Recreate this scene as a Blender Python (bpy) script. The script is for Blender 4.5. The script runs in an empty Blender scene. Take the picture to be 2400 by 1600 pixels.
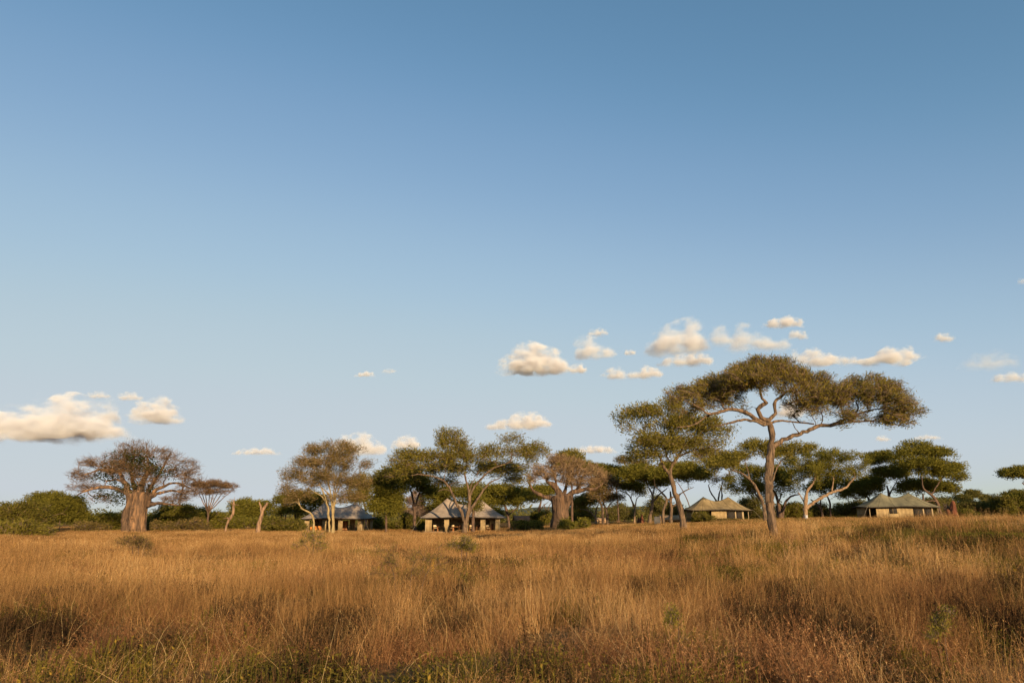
import bpy, math, random
import numpy as np
from mathutils import Vector, noise as mnoise

random.seed(7)
rng = np.random.default_rng(11)
scene = bpy.context.scene
R = math.radians

# ------------------------------------------------------------------ camera
FPX, W0, H0 = 1600.0, 2400.0, 1600.0          # focal length in photo pixels (24 mm on full frame)
HORIZON = 1208.0
PITCH = math.atan((HORIZON - H0 / 2) / FPX)
CAMZ = 2.2
cam_d = bpy.data.cameras.new('camera')
cam_d.sensor_width = 36.0
cam_d.lens = 36.0 * FPX / W0
cam_d.clip_start = 0.1
cam_d.clip_end = 60000
cam = bpy.data.objects.new('camera', cam_d)
scene.collection.objects.link(cam)
cam.location = (0, 0, CAMZ)
cam.rotation_euler = (math.pi / 2 + PITCH, 0, 0)
scene.camera = cam

# ------------------------------------------------------------------ sky, sun, exposure
SUN_EL, SUN_AZ = R(14.0), R(158.0)             # azimuth clockwise from +Y: behind the camera, to the right
sun_vec = Vector((math.sin(SUN_AZ) * math.cos(SUN_EL), math.cos(SUN_AZ) * math.cos(SUN_EL), math.sin(SUN_EL)))
world = bpy.data.worlds.new('World')
scene.world = world
world.use_nodes = True
wn = world.node_tree
wn.nodes.clear()
sky = wn.nodes.new('ShaderNodeTexSky')
sky.sky_type = 'NISHITA'
sky.sun_disc = False
sky.sun_elevation = SUN_EL
sky.sun_rotation = SUN_AZ
sky.altitude = 0
sky.air_density = 1.0
sky.dust_density = 0.5
sky.ozone_density = 3.0
# late-afternoon haze evens out the whole sky: one soft-shouldered tone curve per channel, the same in every direction
sep = wn.nodes.new('ShaderNodeSeparateColor')
comb = wn.nodes.new('ShaderNodeCombineColor')
wn.links.new(sky.outputs[0], sep.inputs[0])
for ch, pts_ in enumerate(([(0, 0), (.095, .13), (.14, .235), (.22, .39), (.35, .52), (.75, .60), (1, .62)],
                           [(0, 0), (.19, .28), (.275, .405), (.42, .56), (.62, .64), (.78, .655), (1, .67)],
                           [(0, 0), (.36, .46), (.5, .61), (.7, .71), (.87, .715), (1, .72)])):
    dv = wn.nodes.new('ShaderNodeMath'); dv.operation = 'MULTIPLY'; dv.inputs[1].default_value = 1 / 6.6
    fc = wn.nodes.new('ShaderNodeFloatCurve')
    cv_ = fc.mapping.curves[0]
    while len(cv_.points) > 2:
        cv_.points.remove(cv_.points[-1])
    cv_.points[0].location = pts_[0]; cv_.points[1].location = pts_[-1]
    for q_ in pts_[1:-1]:
        cv_.points.new(*q_)
    fc.mapping.update()
    ml = wn.nodes.new('ShaderNodeMath'); ml.operation = 'MULTIPLY'; ml.inputs[1].default_value = 4.1
    wn.links.new(sep.outputs[ch], dv.inputs[0]); wn.links.new(dv.outputs[0], fc.inputs['Value'])
    wn.links.new(fc.outputs[0], ml.inputs[0]); wn.links.new(ml.outputs[0], comb.inputs[ch])
bg = wn.nodes.new('ShaderNodeBackground')
bg.inputs['Strength'].default_value = 0.15
wo = wn.nodes.new('ShaderNodeOutputWorld')
wn.links.new(comb.outputs[0], bg.inputs[0])
wn.links.new(bg.outputs[0], wo.inputs[0])

sun_d = bpy.data.lights.new('sun', 'SUN')
sun_d.energy = 5.0
sun_d.angle = R(0.6)
sun_d.color = (1.0, 0.71, 0.41)
sun_o = bpy.data.objects.new('sun', sun_d)
scene.collection.objects.link(sun_o)
sun_o.rotation_euler = sun_vec.to_track_quat('Z', 'Y').to_euler()

scene.view_settings.view_transform = 'Standard'
scene.view_settings.look = 'None'
scene.view_settings.exposure = 0.62
scene.view_settings.gamma = 1.0
scene.view_settings.use_curve_mapping = False
scene.render.engine = 'CYCLES'
cy = scene.cycles
cy.max_bounces = 5
cy.diffuse_bounces = 2
cy.use_adaptive_sampling = True
cy.adaptive_threshold = 0.025
cy.glossy_bounces = 2
cy.transmission_bounces = 4
cy.transparent_max_bounces = 8
cy.volume_bounces = 2
cy.use_denoising = True

# ------------------------------------------------------------------ helpers
COL = scene.collection
_right = np.array([1.0, 0, 0])
_fwd = np.array([0, math.cos(PITCH), math.sin(PITCH)])
_up = np.array([0, -math.sin(PITCH), math.cos(PITCH)])


def at(px, py, D):
    """World point seen at photo pixel (px, py) on the upright plane at distance D."""
    d = _fwd + _right * ((px - W0 / 2) / FPX) + _up * ((H0 / 2 - py) / FPX)
    return np.array([0, 0, CAMZ]) + d * (D / d[1])


def smooth(a, b, t):
    t = np.clip((t - a) / (b - a), 0, 1)
    return t * t * (3 - 2 * t)


def ground_z(x, y):
    x = np.asarray(x, float); y = np.asarray(y, float)
    u = x * np.sqrt(118.0 / np.maximum(y, 40.0))
    base = (-0.6 + 2.1 * smooth(-15, 60, u)) * smooth(10, 45, y)
    bump = 0.05 * np.sin(x * 0.55 + 1.3 * np.sin(y * 0.21)) + 0.05 * np.sin(y * 0.43 + 0.9 * np.sin(x * 0.33))
    far = smooth(300, 900, y)
    return (base + bump) * (1 - far) + far * 0.2


def px_size(D):
    return D / FPX / 1.033


def mesh_np(name, verts, faces, mat=None, smooth_shade=False, var=None):
    """One mesh from numpy arrays; faces is (M, 3) or (M, 4), or a list of such arrays."""
    verts = np.asarray(verts, np.float32).reshape(-1, 3)
    if not isinstance(faces, list):
        faces = [faces]
    faces = [np.asarray(f, np.int32) for f in faces if len(f)]
    me = bpy.data.meshes.new(name)
    me.vertices.add(len(verts))
    me.vertices.foreach_set('co', verts.ravel())
    nl = sum(f.size for f in faces); nf = sum(len(f) for f in faces)
    me.loops.add(nl); me.polygons.add(nf)
    me.loops.foreach_set('vertex_index', np.concatenate([f.ravel() for f in faces]))
    tot = np.concatenate([np.full(len(f), f.shape[1], np.int32) for f in faces])
    me.polygons.foreach_set('loop_start', np.concatenate([[0], np.cumsum(tot)[:-1]]).astype(np.int32))
    if smooth_shade:
        me.polygons.foreach_set('use_smooth', np.ones(nf, bool))
    if var is not None:
        a = me.attributes.new('var', 'FLOAT', 'POINT')
        a.data.foreach_set('value', np.asarray(var, np.float32))
    me.update(calc_edges=True)
    me.validate()
    if mat is not None:
        me.materials.append(mat)
    return me


def link(name, me, parent=None, loc=None, rotz=0.0):
    o = bpy.data.objects.new(name, me)
    COL.objects.link(o)
    if parent is not None:
        o.parent = parent
    if loc is not None:
        o.location = [float(v) for v in loc]
    if rotz:
        o.rotation_euler = (0, 0, rotz)
    return o


def tag(o, label=None, cat=None, group=None, kind=None):
    if label: o['label'] = label
    if cat: o['category'] = cat
    if group: o['group'] = group
    if kind: o['kind'] = kind
    return o


def thing(name, label, cat, loc=(0, 0, 0), rotz=0.0, group=None):
    return tag(link(name, None, None, loc, rotz), label, cat, group)


class MB:
    """Collects boxes, bars, tubes and quads; build() links them as one mesh object."""
    def __init__(self):
        self.v = []; self.f4 = []; self.f3 = []

    def box(self, c, s, rz=0.0):
        n = len(self.v)
        cr, sr = math.cos(rz), math.sin(rz)
        for dx in (-.5, .5):
            for dy in (-.5, .5):
                for dz in (-.5, .5):
                    x, y, z = dx * s[0], dy * s[1], dz * s[2]
                    self.v.append((c[0] + x * cr - y * sr, c[1] + x * sr + y * cr, c[2] + z))
        for q in ((0, 1, 3, 2), (4, 6, 7, 5), (0, 4, 5, 1), (2, 3, 7, 6), (0, 2, 6, 4), (1, 5, 7, 3)):
            self.f4.append([n + i for i in q])
        return self

    def tube(self, pts, rad, sides=6):
        v, f = tube_np(np.asarray(pts, float), np.full(len(pts), rad) if np.isscalar(rad) else np.asarray(rad, float), sides)
        n = len(self.v)
        self.v.extend(map(tuple, v)); self.f4.extend((f + n).tolist())
        return self

    def build(self, name, mat, parent=None, smooth_shade=False):
        fs = []
        if self.f4: fs.append(np.array(self.f4))
        if self.f3: fs.append(np.array(self.f3))
        return link(name, mesh_np(name, np.array(self.v), fs, mat, smooth_shade), parent)


def tube_np(P, r, sides):
    n = len(P)
    T = np.empty_like(P)
    T[1:-1] = P[2:] - P[:-2]; T[0] = P[1] - P[0]; T[-1] = P[-1] - P[-2]
    T /= np.maximum(np.linalg.norm(T, axis=1, keepdims=True), 1e-9)
    u = np.cross(T[0], (0.0, 1.0, 0.013))
    if np.linalg.norm(u) < 0.1:
        u = np.cross(T[0], (1.0, 0.0, 0.0))
    u /= np.linalg.norm(u)
    ang = np.arange(sides) * 2 * math.pi / sides
    ca, sa = np.cos(ang)[:, None], np.sin(ang)[:, None]
    V = np.empty((n, sides, 3))
    for i in range(n):
        t = T[i]
        u = u - t * (u @ t)
        u = u / max(math.sqrt(u @ u), 1e-9)
        w = np.array((t[1] * u[2] - t[2] * u[1], t[2] * u[0] - t[0] * u[2], t[0] * u[1] - t[1] * u[0]))
        V[i] = P[i] + r[i] * (ca * u + sa * w)
    a = np.arange(n - 1)[:, None] * sides + np.arange(sides)[None]
    b = np.arange(n - 1)[:, None] * sides + (np.arange(sides)[None] + 1) % sides
    F = np.stack([a, b, b + sides, a + sides], -1).reshape(-1, 4)
    return V.reshape(-1, 3), F


# ------------------------------------------------------------------ materials
MATS = {}


def new_mat(key):
    m = bpy.data.materials.new(key)
    m.use_nodes = True
    nt = m.node_tree
    nt.nodes.clear()
    out = nt.nodes.new('ShaderNodeOutputMaterial')
    MATS[key] = m
    return m, nt, out


def ramp(nt, fac, stops):
    r = nt.nodes.new('ShaderNodeValToRGB')
    el = r.color_ramp.elements
    el[0].position, el[0].color = stops[0][0], (*stops[0][1], 1)
    el[1].position, el[1].color = stops[-1][0], (*stops[-1][1], 1)
    for p, c in stops[1:-1]:
        e = el.new(p); e.color = (*c, 1)
    nt.links.new(fac, r.inputs[0])
    return r.outputs[0]


def leaf_mat(key, dark, light, trans=0.3, dry=None, dry_amt=0.12):
    if key in MATS: return MATS[key]
    m, nt, out = new_mat(key)
    at_ = nt.nodes.new('ShaderNodeAttribute'); at_.attribute_name = 'var'
    stops = [(0.0, dark), (1.0 - dry_amt - 0.02 if dry else 1.0, light)]
    if dry:
        stops += [(1.0 - dry_amt, dry), (1.0, dry)]
    col = ramp(nt, at_.outputs['Fac'], stops)
    d = nt.nodes.new('ShaderNodeBsdfDiffuse'); t = nt.nodes.new('ShaderNodeBsdfTranslucent')
    mx = nt.nodes.new('ShaderNodeMixShader'); mx.inputs[0].default_value = trans
    nt.links.new(col, d.inputs[0]); nt.links.new(col, t.inputs[0])
    nt.links.new(d.outputs[0], mx.inputs[1]); nt.links.new(t.outputs[0], mx.inputs[2])
    nt.links.new(mx.outputs[0], out.inputs[0])
    return m


def noise_mat(key, c0, c1, scale=(1, 1, 1), freq=3.0, bump=0.0, rough=0.85, c2=None, detail=6.0, bfreq=None, dist=0.0):
    """Diffuse-like surface with procedural colour variation and fine relief."""
    if key in MATS: return MATS[key]
    m, nt, out = new_mat(key)
    tc = nt.nodes.new('ShaderNodeTexCoord'); mp = nt.nodes.new('ShaderNodeMapping')
    mp.inputs['Scale'].default_value = scale
    nt.links.new(tc.outputs['Object'], mp.inputs[0])
    nz = nt.nodes.new('ShaderNodeTexNoise'); nz.inputs['Scale'].default_value = freq
    nz.inputs['Detail'].default_value = detail; nz.inputs['Roughness'].default_value = 0.65
    nz.inputs['Distortion'].default_value = dist
    nt.links.new(mp.outputs[0], nz.inputs['Vector'])
    stops = [(0.37, c0), (0.63, c1)] if c2 is None else [(0.35, c0), (0.5, c1), (0.63, c2)]
    col = ramp(nt, nz.outputs['Fac'], stops)
    b = nt.nodes.new('ShaderNodeBsdfPrincipled')
    b.inputs['Roughness'].default_value = rough
    b.inputs['Specular IOR Level'].default_value = 0.2
    nt.links.new(col, b.inputs['Base Color'])
    if bump:
        bp = nt.nodes.new('ShaderNodeBump'); bp.inputs['Strength'].default_value = 1.0
        bp.inputs['Distance'].default_value = bump
        if bfreq:
            n2 = nt.nodes.new('ShaderNodeTexNoise'); n2.inputs['Scale'].default_value = bfreq
            n2.inputs['Detail'].default_value = 6
            nt.links.new(mp.outputs[0], n2.inputs['Vector']); nt.links.new(n2.outputs['Fac'], bp.inputs['Height'])
        else:
            nt.links.new(nz.outputs['Fac'], bp.inputs['Height'])
        nt.links.new(bp.outputs[0], b.inputs['Normal'])
    nt.links.new(b.outputs[0], out.inputs[0])
    return m


BARK = noise_mat('acacia_bark', (0.04, 0.028, 0.02), (0.215, 0.145, 0.088), (1, 1, .16), 6, 0.10, dist=0.6)
BARK_DARK = noise_mat('dark_bark', (0.05, 0.035, 0.027), (0.16, 0.10, 0.065), (1, 1, .2), 6, 0.04)
BARK_PALE = noise_mat('pale_bark', (0.14, 0.088, 0.05), (0.36, 0.245, 0.145), (1, 1, .25), 5, 0.03)
BARK_FEVER = noise_mat('fever_bark', (0.20, 0.15, 0.07), (0.40, 0.31, 0.155), (1, 1, .3), 5, 0.02)
BARK_BAOBAB = noise_mat('baobab_bark', (0.035, 0.024, 0.017), (0.125, 0.080, 0.050), (1, 1, .13), 1.5, 0.6, c2=(0.33, 0.19, 0.095), detail=9)
BARK_BAO2 = noise_mat('baobab_bark_brown', (0.032, 0.021, 0.015), (0.115, 0.074, 0.047), (1, 1, .11), 1.8, 0.6, c2=(0.23, 0.14, 0.08), detail=9)
DEADWOOD = noise_mat('dead_wood', (0.10, 0.065, 0.042), (0.36, 0.23, 0.135), (1, 1, .2), 5, 0.04)
TWIG_BAO = leaf_mat('baobab_twigs', (0.08, 0.050, 0.028), (0.21, 0.136, 0.074), 0.0)
TWIG_PALE = leaf_mat('pale_twigs', (0.12, 0.080, 0.044), (0.34, 0.23, 0.125), 0.0)
TWIG_GREY = leaf_mat('grey_twigs', (0.12, 0.09, 0.07), (0.26, 0.18, 0.13), 0.0)
L_BIG = leaf_mat('olive_acacia_leaves', (0.092, 0.082, 0.016), (0.29, 0.23, 0.045), 0.34, (0.30, 0.165, 0.05), 0.09)
L_OLIVE = leaf_mat('olive_green_leaves', (0.085, 0.084, 0.016), (0.275, 0.225, 0.043), 0.34, (0.28, 0.18, 0.06), 0.07)
L_GREEN = leaf_mat('green_acacia_leaves', (0.078, 0.082, 0.014), (0.26, 0.225, 0.040), 0.33)
L_DARK = leaf_mat('dark_green_leaves', (0.070, 0.072, 0.013), (0.225, 0.197, 0.035), 0.33)
L_BROWN = leaf_mat('brown_olive_leaves', (0.075, 0.064, 0.020), (0.225, 0.165, 0.052), 0.32, (0.29, 0.19, 0.075), 0.2)
L_BAO = leaf_mat('baobab_leaves', (0.022, 0.030, 0.011), (0.062, 0.066, 0.020), 0.25)
L_BUSH = leaf_mat('bush_leaves', (0.062, 0.065, 0.013), (0.195, 0.165, 0.034), 0.32, (0.24, 0.17, 0.055), 0.12)
L_FAR = leaf_mat('far_woodland_leaves', (0.070, 0.072, 0.021), (0.195, 0.170, 0.045), 0.3, (0.21, 0.15, 0.055), 0.08)

# ------------------------------------------------------------------ ground and far hills
gm, nt, out = new_mat('savanna_soil')
geo = nt.nodes.new('ShaderNodeNewGeometry')
n1 = nt.nodes.new('ShaderNodeTexNoise'); n1.inputs['Scale'].default_value = 0.07; n1.inputs['Detail'].default_value = 8
n2 = nt.nodes.new('ShaderNodeTexNoise'); n2.inputs['Scale'].default_value = 3.0; n2.inputs['Detail'].default_value = 8
nt.links.new(geo.outputs['Position'], n1.inputs['Vector']); nt.links.new(geo.outputs['Position'], n2.inputs['Vector'])
c1 = ramp(nt, n1.outputs['Fac'], [(0.35, (0.16, 0.095, 0.045)), (0.5, (0.25, 0.15, 0.062)), (0.65, (0.16, 0.14, 0.045))])
c2 = ramp(nt, n2.outputs['Fac'], [(0.3, (0.35, 0.32, 0.3)), (0.7, (1.0, 1.0, 1.0))])
mul = nt.nodes.new('ShaderNodeMix'); mul.data_type = 'RGBA'; mul.blend_type = 'MULTIPLY'; mul.inputs[0].default_value = 0.7
nt.links.new(c1, mul.inputs[6]); nt.links.new(c2, mul.inputs[7])
db = nt.nodes.new('ShaderNodeBsdfDiffuse'); nt.links.new(mul.outputs[2], db.inputs[0])
bp = nt.nodes.new('ShaderNodeBump'); bp.inputs['Distance'].default_value = 0.1
nt.links.new(n2.outputs['Fac'], bp.inputs['Height']); nt.links.new(bp.outputs[0], db.inputs['Normal'])
nt.links.new(db.outputs[0], out.inputs[0])

ys = np.concatenate([np.arange(-60, 160, 2.0), np.geomspace(160, 40000, 90)])
ts = np.linspace(-1, 1, 161)
YY, TT = np.meshgrid(ys, ts, indexing='ij')
XX = TT * (np.maximum(YY, 0) * 1.6 + 90)
GV = np.stack([XX, YY, ground_z(XX, YY)], -1).reshape(-1, 3)
ny, nx = YY.shape
ii = (np.arange(ny - 1)[:, None] * nx + np.arange(nx - 1)[None]).ravel()
gf = np.stack([ii, ii + 1, ii + nx + 1, ii + nx], -1)
tag(link('ground', mesh_np('ground', GV, gf, gm, True)), kind='structure')

hm = noise_mat('hill_scrub', (0.05, 0.065, 0.03), (0.13, 0.12, 0.055), (1, 1, 1), 0.02, 0, detail=8)
hx = np.linspace(-4200, 4200, 240)
hz = 14 + 10 * np.sin(hx * 0.0017 + 1) + 8 * np.sin(hx * 0.0041) + 3 * np.sin(hx * 0.013) + 2 * rng.random(240)
HV = np.concatenate([np.stack([hx, np.full(240, 2600.0), np.full(240, -4.0)], -1),
                     np.stack([hx, np.full(240, 2900.0), hz * 1.2], -1),
                     np.stack([hx, np.full(240, 3400.0), np.full(240, -4.0)], -1)])
i0 = np.arange(239)
tag(link('hills', mesh_np('hills', HV, np.concatenate([np.stack([i0 + k * 240, i0 + 1 + k * 240, i0 + 241 + k * 240, i0 + 240 + k * 240], -1) for k in (0, 1)]), hm, True)), kind='structure')


# ------------------------------------------------------------------ tree growing
def resample(P, rad, step):
    """Catmull-Rom through P, about one node per step; radii interpolated."""
    P = np.asarray(P, float); rad = np.asarray(rad, float)
    if len(P) == 2:
        P = np.array([P[0], (P[0] + P[1]) / 2, P[1]]); rad = np.array([rad[0], rad.mean(), rad[1]])
    E = np.vstack([2 * P[0] - P[1], P, 2 * P[-1] - P[-2]])
    o, r = [P[0]], [rad[0]]
    for i in range(len(P) - 1):
        p0, p1, p2, p3 = E[i:i + 4]
        n = max(2, int(np.linalg.norm(p2 - p1) / step + .5))
        for k in range(1, n + 1):
            t = k / n
            o.append(.5 * (2 * p1 + (p2 - p0) * t + (2 * p0 - 5 * p1 + 4 * p2 - p3) * t * t + (3 * p1 - p0 - 3 * p2 + p3) * t ** 3))
            r.append(rad[i] * (1 - t) + rad[i + 1] * t)
    return np.array(o), np.array(r)


def sprays(P, n, spread, L, ratio, rg, flat=0.5, up=0.35, out_from=None, droop=0.0):
    """n pointed leaf sprays (diamond faces) scattered round every point of P."""
    N = len(P) * n
    C = np.repeat(P, n, 0)
    off = np.clip(rg.normal(size=(N, 3)), -1.7, 1.7) * spread
    off[:, 2] *= flat
    C = C + off
    d = rg.normal(size=(N, 3)); d[:, 2] = d[:, 2] * .6 + up
    if out_from is not None:
        o = C - out_from; o /= np.maximum(np.linalg.norm(o, axis=1, keepdims=True), 1e-6)
        d += o * 0.9
    d[:, 2] -= droop
    d /= np.maximum(np.linalg.norm(d, axis=1, keepdims=True), 1e-6)
    s = np.cross(d, rg.normal(size=(N, 3))); s /= np.maximum(np.linalg.norm(s, axis=1, keepdims=True), 1e-6)
    ln = (L * (0.55 + 0.9 * rg.random(N)))[:, None]
    w = ln * ratio
    V = np.stack([C - d * ln * .5, C + s * w * .5 - d * ln * .05, C + d * ln * .5, C - s * w * .5 - d * ln * .05], 1)
    return V.reshape(-1, 3), np.repeat(rg.random(N), 4)


LSC, PSC = .95, .98      # finer sprays, more of them


def tree(name, label, cat, base, D, limbs, lobes, zt, leaf=None, bark=BARK, tips=160, per=60, L=0.35, ratio=0.3,
         spread=0.45, r0=0.012, group=None, twig=None, twig_n=0, twig_L=0.8, twig_ratio=0.05, flat=0.75, seed=0, step=0.5, depth=0.85,
         leaf_lobes=None, leaf_tips=60, attach_from=0.35, dy0=0.0, umbrella=True, extra=None, fix_base=None, up=0.35, lobes_gap=True, gap_at=None):
    """zt = (x0, y0, k): spec coordinates to photo pixels.  limbs: [(points, widths, depth offsets)],
    the first is the trunk; lobes: (cx, cy, rx, ry[, depth offset m[, weight]])."""
    rg = np.random.default_rng(seed + 100)
    if D > 60:
        L *= LSC; per = int(per * PSC)
    tips = int(tips * 1.25)
    x0, y0, k = zt
    q = lambda x, y, off=0.0: at(x0 + x / k, y0 + y / k, D + off)
    b = q(*base)
    gz = float(ground_z(b[0], D))
    root = thing(name, label, cat, (b[0], D, gz), 0.0, group)
    org = np.array([b[0], D, gz])
    m_px = px_size(D) / k
    pos, par, rad, att = [], [], [], []
    limb_meshes = []
    for li, lb in enumerate(limbs):
        pts, wid = lb[0], lb[1]
        offs = lb[2] if len(lb) > 2 else [0.0] * len(pts)
        if np.isscalar(offs):
            offs = np.linspace(0, offs, len(pts))
        P = np.array([q(p[0], p[1], o) - org for p, o in zip(pts, offs)])
        if li == 0 or (lb[3:] and lb[3] == 'ground'):
            P[0, 2] = -0.25
        if len(wid) == 2:
            wid = np.linspace(wid[0], wid[1], len(pts))
        rr = np.array(wid, float) * m_px / 2
        Q, r = resample(P, rr, step)
        J = rg.normal(size=Q.shape) * r[:, None] * (0.10 if li == 0 else 0.24)
        J[0] = 0
        Q = Q + J
        if li == 0:
            r[:3] *= np.array([1.35, 1.15, 1.05])[:len(r[:3])]
        n0 = len(pos)
        p_at = -1
        if li > 0 and not (lb[3:] and lb[3] == 'ground'):
            dist = np.linalg.norm(np.array(pos) - Q[0], axis=1)
            p_at = int(dist.argmin())
            Q[0] = pos[p_at]
            Qs, rs = Q, r
        frac = np.linspace(0, 1, len(Q))
        for i in range(len(Q)):
            if i == 0 and p_at >= 0:
                continue
            par.append(p_at if (i == 0 or (i == 1 and p_at >= 0)) else len(pos) - 1)
            pos.append(Q[i]); rad.append(r[i]); att.append(frac[i] >= (attach_from if li == 0 else 0.2))
        limb_meshes.append((Q, r * (1 + 0.08 * rg.normal(size=len(r))), li))
    nman = len(pos)
    # attractors
    A = []
    wts = np.array([(lb[2] * (lb[3] * .6 + lb[2] * .4)) * (lb[5] if len(lb) > 5 else 1.0) for lb in lobes], float) if lobes else np.array([1.0])
    cnt = np.maximum(4, (tips * (1.55 if umbrella else 1.9) * wts / wts.sum()).astype(int)) if lobes else []
    for lb, n in zip(lobes, cnt):
        c = q(lb[0], lb[1], (lb[4] if len(lb) > 4 else 0.0) + dy0) - org
        rx, rz = lb[2] * m_px, lb[3] * m_px * (1.25 if umbrella else 1.0)
        ry = rx * depth
        u = rg.normal(size=(n, 3)); u /= np.linalg.norm(u, axis=1, keepdims=True)
        if umbrella:
            u[:, 2] = np.where(rg.random(n) < .7, np.abs(u[:, 2]), u[:, 2]) * 1.1 - 0.12
        rr = rg.random((n, 1)) ** (0.38)
        pt = c + u * rr * np.array([rx, ry, rz])
        if lobes_gap:
            gf_ = 2.4 / max(rx, .8) if rx < 4 else .62
            keep_ = np.array([mnoise.noise(Vector((p_[0] * gf_ + seed * 5.1, p_[1] * gf_, p_[2] * gf_ * 1.9))) for p_ in pt]) > (gap_at if gap_at is not None else -.07 if umbrella else .02)
            pt = pt[keep_]
        A.append(pt)
    A = np.concatenate(A) if len(A) else np.zeros((0, 3))
    A[:, 2] = np.maximum(A[:, 2], 0.25)
    cap = nman + int(len(A) * 14) + 50
    PA = np.empty((cap, 3)); PA[:nman] = pos
    AT = np.zeros(cap, bool); AT[:nman] = att
    if not AT[:nman].any(): AT[:nman] = True
    cur = nman
    if len(A):
        pa = np.array(pos)[np.array(att)] if any(att) else np.array(pos)
        d0 = np.min(np.linalg.norm(A[:, None] - pa[None], axis=2), axis=1)
        A = A[np.argsort(d0)]
    rads = list(rad)
    tipidx = []
    for a in A:
        dv = a - PA[:cur]
        ds = np.sqrt((dv ** 2).sum(1)) + np.maximum(0, -dv[:, 2]) * 0.8
        ds[~AT[:cur]] = 1e9
        j = int(ds.argmin()); p = PA[j]
        dl = np.linalg.norm(a - p)
        n = int(min(10, max(2, dl / step + .5)))
        pj = par[j]
        g = (p - PA[pj]) if pj >= 0 else np.array([0, 0, 1.0])
        g = g / max(np.linalg.norm(g), 1e-6)
        mid = (p + a) / 2 + g * dl * 0.22 + rg.normal(size=3) * dl * 0.07
        prev = j
        for t in np.arange(1, n + 1) / n:
            x = (1 - t) ** 2 * p + 2 * t * (1 - t) * mid + t * t * a + (rg.normal(size=3) * dl * 0.022 if t < 1 else 0)
            if cur >= cap: break
            PA[cur] = x; par.append(prev); AT[cur] = True; rads.append(0.0)
            prev = cur; cur += 1
        tipidx.append(prev)
    # pipe-model radii
    N = cur
    e = 2.05
    acc = np.zeros(N)
    rr = np.zeros(N)
    for i in range(N - 1, -1, -1):
        rr[i] = max(r0, acc[i] ** (1 / e)) if i >= nman else rads[i]
        if par[i] >= 0 and i >= nman:
            lim = rads[par[i]] * 0.8 if par[i] < nman else 1e9
            rr[i] = min(rr[i], max(lim, r0))
            if par[i] >= nman:
                acc[par[i]] += rr[i] ** e
    # limbs as parts of their own
    for Q, r, li in limb_meshes:
        sides = (24 if D < 60 else 16) if li == 0 else 10
        if len(Q) < 2: continue
        v, f = tube_np(Q, np.maximum(r, r0), sides)
        if r.max() > .06:
            ctr_ = np.repeat(Q, sides, 0)
            rel = v - ctr_
            am = np.array([mnoise.fractal(Vector((a[0] * 5 / max(r.max(), .1) * .35 + seed, a[1] * 5 / max(r.max(), .1) * .35, b_[2] * .5)), 1.0, 2.0, 3) for a, b_ in zip(rel, v)])
            v = ctr_ + rel * (1 + .24 * am)[:, None]
        link('trunk' if li == 0 or (limbs[li][3:] and limbs[li][3] == 'ground') else 'limb', mesh_np('limb', v, f, bark, True), root)
    # procedural branches: one mesh of chains
    kids = [[] for _ in range(N)]
    for i in range(nman, N):
        kids[par[i]].append(i)
    VV, FF, nv = [], [], 0
    for i in range(nman, N):
        p = par[i]
        if p >= nman and max(kids[p], key=lambda c: rr[c]) == i:
            continue
        ch = [p, i]
        while kids[ch[-1]]:
            ch.append(max(kids[ch[-1]], key=lambda c: rr[c]))
        Q = PA[ch]; r = rr[ch].copy(); r[0] = r[1]; r[-1] *= .4
        v, f = tube_np(Q, r, 5 if r[1] > 0.05 else 3)
        VV.append(v); FF.append(f + nv); nv += len(v)
    if VV:
        link('branches', mesh_np('branches', np.concatenate(VV), np.concatenate(FF), bark, True), root)['kind'] = 'stuff'
    T = PA[tipidx] if len(tipidx) else np.zeros((0, 3))
    ctr = T.mean(0) if len(T) else np.zeros(3)
    ctr[2] -= 1.0
    if len(T):
        near = np.array([par[t] for t in tipidx])
        near = PA[near]
        T2 = np.concatenate([T, T, near])
    if leaf is not None and len(T) and not leaf_lobes:
        v, va = sprays(T2, max(1, per // 3), spread, L, ratio, rg, flat, up, ctr)
        ls = np.repeat(np.repeat(rg.random(len(T2)), max(1, per // 3)), 4)
        va = np.clip(va * .5 + ls * .5, 0, 1)
        # feathery sprigs that stick out of the outline
        v3, va3 = sprays(T, 6, spread * .9, L * 2.4, .085, rg, .8, up + .25, ctr)
        v = np.concatenate([v, v3]); va = np.concatenate([va, va3 * .8])
        link('crown', mesh_np('crown', v, np.arange(len(v)).reshape(-1, 4), leaf, var=va), root)
    if leaf_lobes:
        LP = []
        for lb in leaf_lobes:
            c = q(lb[0], lb[1], lb[4] if len(lb) > 4 else 0) - org
            n = int(leaf_tips * lb[2] * lb[3] / 10000) + 4
            u = rg.normal(size=(n, 3)); u /= np.linalg.norm(u, axis=1, keepdims=True)
            LP.append(c + u * rg.random((n, 1)) ** .4 * np.array([lb[2], lb[2], lb[3]]) * m_px)
        LP = np.concatenate(LP)
        v, va = sprays(LP, per, spread, L, ratio, rg, .8, up)
        link('crown', mesh_np('crown', v, np.arange(len(v)).reshape(-1, 4), leaf, var=va), root)
    if twig is not None and twig_n and len(T):
        v, va = sprays(T2, max(1, twig_n // 3), spread * .7, twig_L, twig_ratio, rg, .7, .25, ctr)
        link('twigs', mesh_np('twigs', v, np.arange(len(v)).reshape(-1, 4), twig, var=va), root)['kind'] = 'stuff'
    if extra:
        extra(root, org, q, m_px, rg)
    return root


Z1 = (0, 980, 4.9); Z2 = (400, 980, 4.9); Z3 = (800, 980, 4.9); Z4 = (1150, 980, 4.9)
Z5 = (1400, 800, 2.8); Z6 = (1920, 980, 4.9)
GA = 'flat-topped acacia trees around the camp'

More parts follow.
